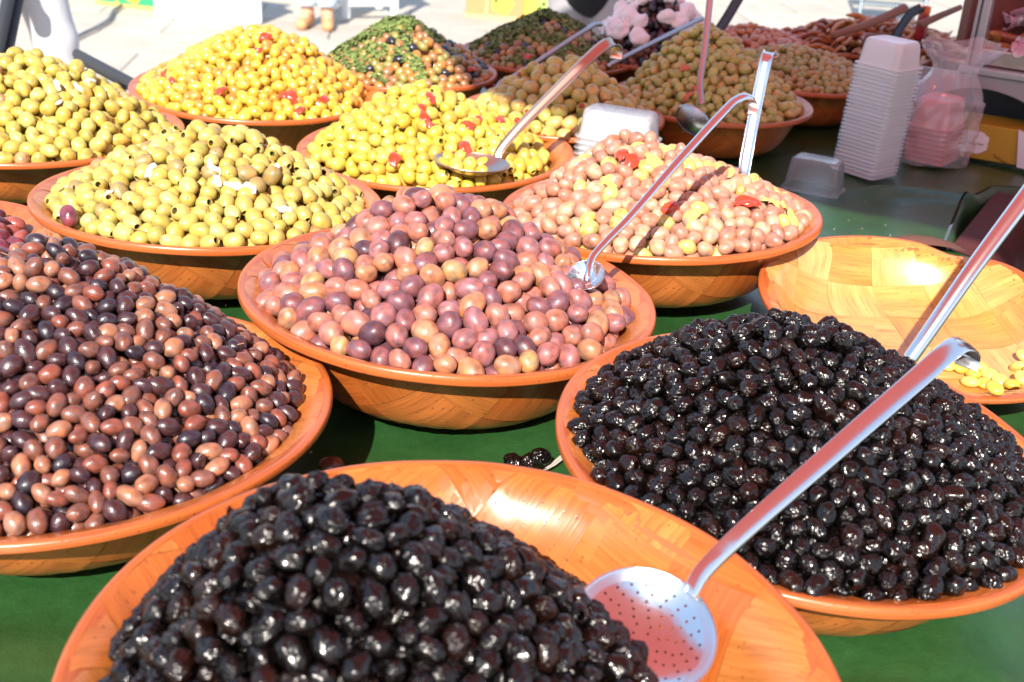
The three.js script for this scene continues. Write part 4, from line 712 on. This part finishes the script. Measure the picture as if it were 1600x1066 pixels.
{ // reddish dried strips: one heap on the table, some on the counter's tray
  const geos = [1, 2, 3, 4, 5].map((s) => { const c = new THREE.CatmullRomCurve3([V(-0.05, 0, 0.008 * Math.sin(s)), V(-0.02, 0.006, 0.004 * Math.cos(s * 2)), V(0.02, 0.004 * Math.sin(s * 3), -0.004), V(0.05, -0.004, 0.006 * Math.cos(s))]); return sweep(c, circleProfile(0.0085, 8), V(0, 1, 0.1), (t) => { const k = Math.pow(Math.sin(Math.PI * clamp(t, 0.03, 0.97)), 0.45) * (1 + 0.25 * noise(t * 6, s, 1)); return [k, k * 0.75]; }, 14); });
  const ms = [[0.42, 0.13, 0.035], [0.50, 0.19, 0.05], [0.32, 0.08, 0.03], [0.54, 0.26, 0.09]].map((c) => std(...c, 0.38, { clearcoat: 0.3 }));
  rnd = mulberry(77);
  const tint = ['dark orange', 'orange', 'brown red', 'light orange'];
  const hc = onY(1385, 100, TB + 0.05);
  for (let i = 0; i < 260; i++) { const a = rr(0, 6.28), q = Math.sqrt(rnd()), x = hc.x + q * 0.27 * Math.cos(a), z = hc.z - 0.10 + q * 0.22 * Math.sin(a); const k = Math.floor(rr(0, 4)), o = mesh('dried_strip', geos[i % 5], ms[k]); o.position.set(x, TB + 0.04 + 0.08 * (1 - q * q) + rr(-0.012, 0.008), z); o.scale.setScalar(rr(0.6, 0.95)); o.rotation.set(rr(-0.4, 0.4), 0.6 + rr(-0.7, 0.7), rr(-0.3, 0.3)); tag(o, `${tint[k]} dried strip in the heap at the back right`, 'dried food', `${tint[k]} dried strips in the heap`); }
  const P0 = onY(1412, 226, TB), hp = heightFor(P0.clone().addScaledVector(D1, 0.09), 116);
  for (let i = 0; i < 70; i++) { const p = P0.clone().addScaledVector(D1, rr(0.11, 0.5)).addScaledVector(N1, rr(-0.22, -0.05)); const k = Math.floor(rr(0, 4)), o = mesh('dried_strip', geos[i % 5], ms[k]); o.position.set(p.x, TB + hp + 0.03 + rr(0, 0.03), p.z); o.rotation.set(rr(-0.4, 0.4), rr(-0.4, 1.2), rr(-0.3, 0.3)); tag(o, `${tint[k]} dried strip on the counter behind the steel ledge`, 'dried food', `${tint[k]} dried strips on the counter`); }
  { const n = 500, im = new THREE.InstancedMesh(geos[0], std(0.30, 0.08, 0.025, 0.5), n), M = new THREE.Matrix4(); for (let i = 0; i < n; i++) { const a = rr(0, 6.28), q = Math.sqrt(rnd()); M.compose(V(hc.x + q * 0.27 * Math.cos(a), TB + 0.02 + 0.08 * (1 - q * q) * rnd(), hc.z - 0.10 + q * 0.22 * Math.sin(a)), new THREE.Quaternion().setFromEuler(new THREE.Euler(rr(-0.4, 0.4), rr(-0.2, 1.4), rr(-0.3, 0.3))), V(1, 1, 1).multiplyScalar(rr(0.6, 0.95))); im.setMatrixAt(i, M); } im.name = numbered('dried_strip_heap'); im.castShadow = im.receiveShadow = true; scene.add(im); tag(im, 'dried strips packed under the visible ones in the back right heap', 'dried food', null, 'stuff'); }
  const base = group('heap_tray', V(hc.x, TB + 0.004, hc.z - 0.1)); tag(base, 'dark tray under the heap of reddish dried strips', 'tray'); const bt = lathe([[0, 0], [0.25, 0], [0.285, 0.03], [0.29, 0.032], [0.288, 0.036], [0.28, 0.034], [0.245, 0.012], [0, 0.05]], 48); mesh('tray', bt, std(0.12, 0.04, 0.02, 0.6), base);
}
{ // small things by the strips
  const p = at(1444, 26, 2.62), o = group('sauce_bottle', p.clone().setY(p.y - 0.05)); tag(o, 'small red bottle with an orange cap behind the dried strips', 'bottle');
  mesh('bottle', lathe([[0, 0], [0.012, 0], [0.013, 0.004], [0.013, 0.05], [0.010, 0.058]], 20), std(0.3, 0.02, 0.03, 0.25), o); mesh('cap', lathe([[0.0112, 0.056], [0.012, 0.058], [0.012, 0.072], [0, 0.074]], 20), std(0.7, 0.16, 0.02, 0.4), o);
}
// ------------------------------------------------------------------ the gap at the right: seller's place
{
  const p = V(0.98, 0, -1.68), s = group('maroon_sack', p); tag(s, 'dark maroon plastic sack slumped in the gap right of the table', 'sack');
  const m = std(0.055, 0.010, 0.010, 0.4, { side: THREE.DoubleSide });
  mesh('sack', sheet(48, 40, (u, v) => { const a = u * 6.28318, k = (v < 0.85 ? 0.21 + 0.02 * Math.sin(v * 4) : 0.21 * (1 - smooth(0.85, 1, v)) + 0.03) * (1 + 0.22 * noise(Math.cos(a) * 2.2, Math.sin(a) * 2.2, v * 4) + 0.08 * noise(Math.cos(a) * 6, Math.sin(a) * 6, v * 8)); return V(Math.cos(a) * k, v * 0.80 + 0.03 * noise(a, v * 4, 3) * v, Math.sin(a) * k * 0.7); }), m, s);
  const c = group('dark_crate', V(0.86, 0, -1.60)); tag(c, 'black plastic crate standing on the ground under the table edge', 'crate'); const g1 = new RoundedBoxGeometry(0.34, 0.5, 0.3, 2, 0.01); g1.translate(0, 0.25, 0); mesh('crate_wall', g1, std(0.02, 0.014, 0.014, 0.6), c); const g2 = new RoundedBoxGeometry(0.36, 0.03, 0.32, 2, 0.008); g2.translate(0, 0.51, 0); mesh('crate_rim', g2, std(0.03, 0.018, 0.016, 0.5), c); c.rotation.y = 0.5;
}

{
  const dr = mesh('maroon_drape', sheet(40, 24, (u, v) => { const A = V(0.585, TB - 0.012, -1.585), Bq = V(0.80, TB - 0.012, -1.965); const p = A.lerp(Bq, u); const w = 0.012 + 0.16 * Math.sqrt(v) * (0.5 + 0.5 * u) + 0.03 * noise(u * 5, v * 3, 2) * v; return V(p.x + 0.854 * w, p.y - 0.42 * v * v - 0.03 * v + 0.012 * noise(u * 9, v * 4, 5) * v, p.z + 0.52 * w); }), std(0.075, 0.016, 0.013, 0.6, { side: THREE.DoubleSide })); tag(dr, 'dark maroon cloth hanging under the torn right edge of the oilcloth', 'cloth');
  const torn = mesh('torn_flap', sheet(30, 8, (u, v) => { const p = V(0.47, 0, -1.555).lerp(V(0.62, 0, -1.60), u); const e = 0.004 * noise(u * 30, 1, 1) * (1 - v); return V(p.x + 0.01 * v, TB + 0.002 + 0.022 * Math.sin(v * 2.4) * Math.sin(u * 3.14 * 0.9 + 0.2) + e, p.z - 0.03 + 0.05 * v + e); }), std(0.11, 0.045, 0.03, 0.85, { side: THREE.DoubleSide })); tag(torn, 'torn brown flap of the oilcloth curling up behind the nearly empty bowl', 'flap');
}
// ------------------------------------------------------------------ people and things on the square
function blob(list, cell = 0.02, smoothK = 0.03) { // one continuous surface round tapered capsules [ax,ay,az,ra, bx,by,bz,rb]
  const lo = V(1e9, 1e9, 1e9), hi = V(-1e9, -1e9, -1e9);
  for (const c of list) for (const k of [0, 4]) { const r = c[k + 3] + 0.05; lo.min(V(c[k] - r, c[k + 1] - r, c[k + 2] - r)); hi.max(V(c[k] + r, c[k + 1] + r, c[k + 2] + r)); }
  const half = Math.max(hi.x - lo.x, hi.y - lo.y, hi.z - lo.z) / 2, mid = lo.clone().add(hi).multiplyScalar(0.5), n = Math.min(110, Math.ceil(2 * half / cell));
  const mc = new MarchingCubes(n, new THREE.MeshBasicMaterial(), false, false, 120000); mc.isolation = 0; const f = mc.field;
  for (let k = 0; k < n; k++) for (let j = 0; j < n; j++) for (let i = 0; i < n; i++) {
    const x = mid.x + (i - n / 2) / (n / 2) * half, y = mid.y + (j - n / 2) / (n / 2) * half, z = mid.z + (k - n / 2) / (n / 2) * half; let d = 1e3;
    if (x < lo.x || x > hi.x || z < lo.z || z > hi.z) { f[i + j * n + k * n * n] = -0.1; continue; }
    for (const c of list) { const bx = c[4] - c[0], by = c[5] - c[1], bz = c[6] - c[2], l2 = bx * bx + by * by + bz * bz || 1e-9, t = clamp(((x - c[0]) * bx + (y - c[1]) * by + (z - c[2]) * bz) / l2, 0, 1); const e = Math.hypot(x - c[0] - bx * t, y - c[1] - by * t, z - c[2] - bz * t) - (c[3] + (c[7] - c[3]) * t); const h = clamp(0.5 + 0.5 * (d - e) / smoothK, 0, 1); d = d * (1 - h) + e * h - smoothK * h * (1 - h); }
    f[i + j * n + k * n * n] = -d;
  }
  mc.update(); const g = new THREE.BufferGeometry(), cnt = mc.count; const P = new Float32Array(mc.positionArray.slice(0, cnt * 3)); for (let i = 0; i < cnt; i++) { P[i * 3] = mid.x + P[i * 3] * half; P[i * 3 + 1] = mid.y + P[i * 3 + 1] * half; P[i * 3 + 2] = mid.z + P[i * 3 + 2] * half; }
  g.setAttribute('position', new THREE.BufferAttribute(P, 3)); g.setAttribute('normal', new THREE.BufferAttribute(new Float32Array(mc.normalArray.slice(0, cnt * 3)), 3));
  const w = mergeVertices(g, 1e-4); w.computeVertexNormals(); return w;
}
function person(label, pos, turn, { trousers, top, shoe, hair = [0.06, 0.035, 0.02], skin = [0.52, 0.28, 0.18], hem = 0.0, cuff, gap = 0.085, topHem = 0.86, stride = 0, leg = 1 }) {
  const o = group('person', pos, turn); tag(o, label, 'person');
  const K = (s) => { const zf = s * stride; return { hip: [s * 0.085, 0.90, 0], knee: [s * gap * 1.02, 0.48, 0.03 + zf * 0.55], ank: [s * gap, 0.085, zf], toe: [s * (gap + 0.02), 0.035, zf + 0.15] }; };
  const skinC = [], trC = [], topC = [], shC = [];
  for (const s of [-1, 1]) {
    const k = K(s); skinC.push([...k.hip, 0.075, ...k.knee, 0.052], [...k.knee, 0.052, ...k.ank, 0.036], [...k.ank, 0.036, ...k.toe, 0.026]);
    const an = [0, 1, 2].map((i) => k.knee[i] + (k.ank[i] - k.knee[i]) * (1 - hem)); trC.push([...k.hip, 0.098 * leg, ...k.knee, 0.072 * leg], [...k.knee, 0.072 * leg, ...an, 0.062 * leg]);
    shC.push([k.ank[0], 0.05, k.ank[2] - 0.02, 0.043, k.toe[0], 0.034, k.toe[2], 0.036]);
    const sh = [s * 0.185, 1.37, 0], el = [s * 0.25, 1.10, 0.02], wr = [s * 0.24, 0.86, 0.10]; skinC.push([...sh, 0.045, ...el, 0.038], [...el, 0.038, ...wr, 0.026], [...wr, 0.026, s * 0.235, 0.77, 0.12, 0.028]);
    for (let f = 0; f < 4; f++) skinC.push([s * 0.235, 0.775, 0.095 + f * 0.018, 0.010, s * 0.228, 0.70 + (f === 0 || f === 3 ? 0.012 : 0), 0.10 + f * 0.018, 0.007]); skinC.push([s * 0.225, 0.80, 0.11, 0.011, s * 0.205, 0.745, 0.145, 0.008]);
    topC.push([...sh, 0.06, ...el, 0.052], [...el, 0.052, s * 0.243, 0.93, 0.08, 0.042]);
  }
  skinC.push([0, 0.93, 0, 0.11, 0, 1.32, 0, 0.12], [-0.12, 1.36, 0, 0.06, 0.12, 1.36, 0, 0.06], [0, 1.40, 0, 0.05, 0, 1.50, 0.01, 0.048], [0, 1.56, 0.02, 0.078, 0, 1.63, 0.0, 0.088], [0, 1.565, 0.095, 0.012, 0, 1.59, 0.085, 0.008], [-0.083, 1.58, 0, 0.014, 0.083, 1.58, 0, 0.014]);
  trC.push([-0.05, 0.93, 0, 0.115, 0.05, 0.93, 0, 0.115]); topC.push([0, topHem, 0, 0.145, 0, 1.30, 0, 0.14], [-0.13, 1.355, 0, 0.072, 0.13, 1.355, 0, 0.072]);
  mesh('body', blob(skinC, 0.016, 0.02), std(...skin, 0.5), o);
  mesh('trousers', blob(trC, 0.016, 0.025), std(...trousers, 0.9), o); mesh('shirt', blob(topC, 0.018, 0.03), std(...top, 0.9), o);
  mesh('hair', blob([[0, 1.65, -0.02, 0.098, 0, 1.57, -0.05, 0.085]], 0.016), std(...hair, 0.6), o);
  for (const s of [0, 1]) mesh('shoe', blob([shC[s]], 0.008), std(...shoe, 0.6), o);
  if (cuff) for (const s of [-1, 1]) { const k = K(s), y = k.knee[1] + (k.ank[1] - k.knee[1]) * (1 - hem); const c = lathe([[0.050, -0.03], [0.066, -0.03], [0.068, 0], [0.068, 0.03], [0.064, 0.032]], 24); c.translate(k.ank[0] * 1.0, y - 0.03, k.ank[2] + 0.03 * hem); mesh('cuff', c, std(...cuff, 0.9), o); }
  for (const s of [-1, 1]) { const e = new THREE.SphereGeometry(0.011, 10, 8); e.translate(s * 0.032, 1.605, 0.083); mesh('eye', e, std(0.03, 0.02, 0.015, 0.2), o); }
  const mo = new RoundedBoxGeometry(0.04, 0.008, 0.008, 2, 0.003); mo.translate(0, 1.525, 0.092); mesh('mouth', mo, std(0.4, 0.12, 0.10, 0.5), o);
  return o;
}
const f1 = onY(492, 46, 0);
person('person in rolled blue jeans and tan sandals standing on the square', V(f1.x, 0, f1.z - 0.10), 0.05, { trousers: [0.10, 0.20, 0.42], top: [0.6, 0.58, 0.55], shoe: [0.55, 0.28, 0.12], skin: [0.62, 0.34, 0.20], hem: 0.28, cuff: [0.42, 0.50, 0.60], gap: 0.062, leg: 0.86 });
const f2 = at(925, 60, 4.6);
person('person in grey trousers and long black top behind the herb heaps', V(f2.x, 0, f2.z), 2.7, { trousers: [0.36, 0.34, 0.35], top: [0.012, 0.012, 0.015], shoe: [0.1, 0.08, 0.07], gap: 0.10, topHem: 0.80, leg: 1.2 });
const f3 = at(22, 40, 4.4);
person('person in pale crumpled trousers behind the dark poles at the left edge', V(f3.x, 0, f3.z), 1.3, { trousers: [0.50, 0.49, 0.50], top: [0.5, 0.5, 0.52], shoe: [0.1, 0.1, 0.1], gap: 0.10, stride: 0.12, leg: 1.1 });
{ // seller whose jeans show at the right edge
  person('person in dark blue jeans standing in the gap at the right edge', V(1.30, 0, -1.78), -1.2, { trousers: [0.018, 0.025, 0.06], top: [0.12, 0.02, 0.02], shoe: [0.05, 0.04, 0.04], gap: 0.10 });
}
{ // dark poles at the left
  const o = group('stall_frame', at(10, 60, 2.35).setY(0)); tag(o, 'two dark grey metal poles of a stall frame at the upper left corner', 'pole');
  for (const [a, b, r] of [[at(24, -60, 2.45), at(-14, 130, 2.3), 0.0125], [at(41, -60, 2.5), at(2, 130, 2.33), 0.0105]]) { const d = b.clone().sub(a).normalize(), t = (0 - a.y) / d.y; const lo = a.clone().addScaledVector(d, t), up = a.clone().addScaledVector(d, -0.7); mesh('pole', rod([up.sub(o.position), lo.sub(o.position)], r, 4), darkMetal, o); }
  const r = group('edge_rail', V(-0.8, TB - 0.03, -2.35)); tag(r, 'black metal rail behind the whole green olives', 'rail'); const p = onY(262, 160, TB - 0.02).sub(r.position), q = onY(120, 84, TB - 0.02).sub(r.position); mesh('bar', rod([p, q], 0.011, 2), darkMetal, r); const p2 = onY(262, 168, TB - 0.05).sub(r.position), q2 = onY(120, 92, TB - 0.05).sub(r.position); mesh('bar', rod([p2, q2], 0.008, 2), darkMetal, r); const e = p.clone().lerp(q, 0.5); mesh('leg', rod([e, e.clone().setY(-r.position.y)], 0.012, 2), darkMetal, r);
}
function boxAt(L, F, R, h) { const a = L.distanceTo(F), b = F.distanceTo(R); return { c: L.clone().add(R).multiplyScalar(0.5), a, b, turn: -Math.atan2(F.z - L.z, F.x - L.x), h }; }
{ const foam = std(0.86, 0.86, 0.85, 0.8);
  const foamBox = (L, F, w, h, label) => { const d = F.clone().sub(L), a = d.length(), n = V(d.z, 0, -d.x).normalize(); if (n.z > 0) n.negate(); const o = group('foam_box', L.clone().add(F).multiplyScalar(0.5).addScaledVector(n, w / 2), -Math.atan2(d.z, d.x)); tag(o, label, 'box', 'white foam boxes on the square'); const g = new RoundedBoxGeometry(a, h, w, 3, 0.02); g.translate(0, h / 2, 0); mesh('box', g, foam, o); const l = new RoundedBoxGeometry(a + 0.02, 0.06, w + 0.02, 3, 0.02); l.translate(0, h + 0.03, 0); mesh('lid', l, foam, o); };
  foamBox(onY(240, 26, 0), onY(351, 41, 0), 0.42, 0.36, 'wide white foam box on the square, left of a narrower one');
  foamBox(onY(356, 42, 0), onY(411, 39, 0), 0.40, 0.36, 'narrow white foam box on the square, right of the wide one'); }
{ // fruit cartons
  const carton = (L, F, w, h, main, edge, patch, label) => { const d = F.clone().sub(L), a = d.length(), n = V(d.z, 0, -d.x).normalize(); if (n.z > 0) n.negate(); const o = group('fruit_carton', L.clone().add(F).multiplyScalar(0.5).addScaledVector(n, w / 2), -Math.atan2(d.z, d.x)); tag(o, label, 'carton', undefined); const m = std(...main, 0.7), e = std(...edge, 0.7), p = std(...patch, 0.7);
    for (const s of [1, -1]) { const g = new THREE.BoxGeometry(a, h, 0.008); g.translate(0, h / 2, s * (w / 2 - 0.004)); mesh('side_panel', g, m, o); const g2 = new THREE.BoxGeometry(0.008, h - 0.002, w - 0.018); g2.translate(s * (a / 2 - 0.004), h / 2, 0); mesh('end_panel', g2, m, o); }
    const bt = new THREE.BoxGeometry(a - 0.02, 0.006, w - 0.02); bt.translate(0, 0.012, 0); mesh('bottom', bt, e, o);
    const st = new RoundedBoxGeometry(a + 0.006, 0.022, 0.006, 1, 0.002); st.translate(0, 0.011, w / 2 + 0.003); mesh('edge_strip', st, e, o);
    const pn = new THREE.CircleGeometry(h * 0.42, 5); pn.translate(a * 0.14, h * 0.55, w / 2 + 0.002); mesh('printed_patch', pn, p, o);
    const c = new RoundedBoxGeometry(0.016, h + 0.004, 0.016, 1, 0.003); c.translate(-a * 0.13, h / 2 + 0.002, w / 2 + 0.002); mesh('corner_post', c, e, o);
    const hole = new THREE.CylinderGeometry(0.014, 0.014, 0.002, 16); hole.rotateX(Math.PI / 2); hole.translate(a * 0.03, h * 0.62, w / 2 + 0.003); mesh('vent', hole, darkMetal, o); return o; };
  carton(onY(150, 6, 0), onY(243, 17, 0), 0.35, 0.17, [0.03, 0.36, 0.13], [0.62, 0.40, 0.10], [0.66, 0.50, 0.04], 'green fruit carton with yellow edges left of the white foam boxes');
  carton(onY(727, 26, 0), onY(816, 33, 0), 0.32, 0.2, [0.72, 0.24, 0.10], [0.72, 0.42, 0.20], [0.75, 0.58, 0.06], 'orange fruit carton with a yellow patch behind the herb heaps');
  carton(onY(820, 34, 0), onY(872, 33, 0), 0.30, 0.19, [0.72, 0.60, 0.08], [0.3, 0.5, 0.12], [0.45, 0.6, 0.15], 'yellow fruit carton beside the orange one, left of the grey trousers');
  carton(onY(60, -14, 0), onY(140, -6, 0), 0.3, 0.12, [0.62, 0.22, 0.08], [0.6, 0.3, 0.12], [0.66, 0.4, 0.06], 'orange fruit carton cut off by the top edge at the left');
  const cb = mesh('power_cable', rod([onY(190, 8, 0.02), onY(178, 16, 0.02), onY(170, 30, 0.02), onY(150, 43, 0.02), onY(128, 53, 0.02), onY(108, 66, 0.02), onY(98, 84, 0.02)], 0.011, 60), std(0.10, 0.11, 0.13, 0.6)); tag(cb, 'dark cable curving over the pale paving at the upper left', 'cable');
}
{ // white tubular stool
  const L = onY(541, 33, 0), R = onY(616, 32, 0), d = R.clone().sub(L), o = group('white_stool', L.clone().add(R).multiplyScalar(0.5), -Math.atan2(d.z, d.x)); tag(o, 'white tubular stand with low crossbars behind the orange olives', 'stool');
  const wm = std(0.85, 0.85, 0.84, 0.5), w = d.length() / 2, q = 0.36, hh = 0.55;
  for (const x of [-w, w]) for (const z of [0, -q]) mesh('leg', rod([V(x, hh, z), V(x, 0.02, z)], 0.027, 2), wm, o);
  for (const z of [0, -q]) mesh('crossbar', rod([V(-w, 0.12, z), V(w, 0.12, z)], 0.030, 2), wm, o);
  for (const x of [-w, w]) mesh('crossbar', rod([V(x, 0.12, 0), V(x, 0.12, -q)], 0.022, 2), wm, o);
  const s = new RoundedBoxGeometry(2 * w + 0.08, 0.04, q + 0.08, 3, 0.015); s.translate(0, hh + 0.02, -q / 2); mesh('seat', s, wm, o);
}
{ // red framed board behind the garlic heap
  const L = at(966, 60, 3.6), R = at(1082, 60, 3.6), d = R.clone().sub(L), o = group('framed_board', L.clone().add(R).multiplyScalar(0.5).setY(0), -Math.atan2(d.z, d.x)); tag(o, 'white board in a red frame standing behind the garlic topped olives', 'board'); const w = d.length(), rm = std(0.62, 0.02, 0.02, 0.5), hgt = 0.86;
  const pn = new RoundedBoxGeometry(w - 0.04, hgt - 0.06, 0.012, 1, 0.003); pn.translate(0, hgt / 2, 0); mesh('panel', pn, std(0.62, 0.62, 0.63, 0.6), o);
  for (const s of [-1, 1]) { const g = new RoundedBoxGeometry(0.03, hgt, 0.026, 2, 0.004); g.translate(s * (w / 2 - 0.015), hgt / 2, 0); mesh('frame_bar', g, rm, o); const h2 = new RoundedBoxGeometry(w - 0.062, 0.03, 0.024, 2, 0.004); h2.translate(0, s > 0 ? hgt - 0.015 : 0.05, 0); mesh('frame_bar', h2, rm, o); }
}
{ // folding chair
  const F = onY(1340, 42, 0), o = group('folding_chair', F, -0.12); tag(o, 'grey tubular folding chair on the sunlit square at the upper right', 'chair'); const m = std(0.16, 0.19, 0.22, 0.4, { metalness: 0.5 });
  const W2 = 0.46; for (const x of [0, W2]) { mesh('leg', rod([V(x, 0.0, 0), V(x + 0.02, 0.45, -0.20), V(x + 0.03, 0.85, -0.36)], 0.014, 8), m, o); mesh('leg', rod([V(x + 0.02, 0.46, 0.03), V(x + 0.045, 0.0, -0.38)], 0.013, 4), m, o); }
  mesh('stretcher', rod([V(0, 0.16, -0.08), V(W2, 0.16, -0.08)], 0.011, 2), m, o); mesh('stretcher', rod([V(0.035, 0.2, -0.2), V(W2 + 0.035, 0.2, -0.2)], 0.011, 2), m, o);
  const s = new RoundedBoxGeometry(W2 - 0.03, 0.025, 0.40, 2, 0.01); s.translate(W2 / 2 + 0.02, 0.46, -0.17); mesh('seat', s, std(0.05, 0.05, 0.055, 0.6), o); const b = new RoundedBoxGeometry(W2 - 0.03, 0.2, 0.02, 2, 0.008); b.rotateX(-0.35); b.translate(W2 / 2 + 0.03, 0.76, -0.33); mesh('backrest', b, std(0.05, 0.05, 0.055, 0.6), o);
}

scene.updateMatrixWorld(true);
renderer.render(scene, camera);
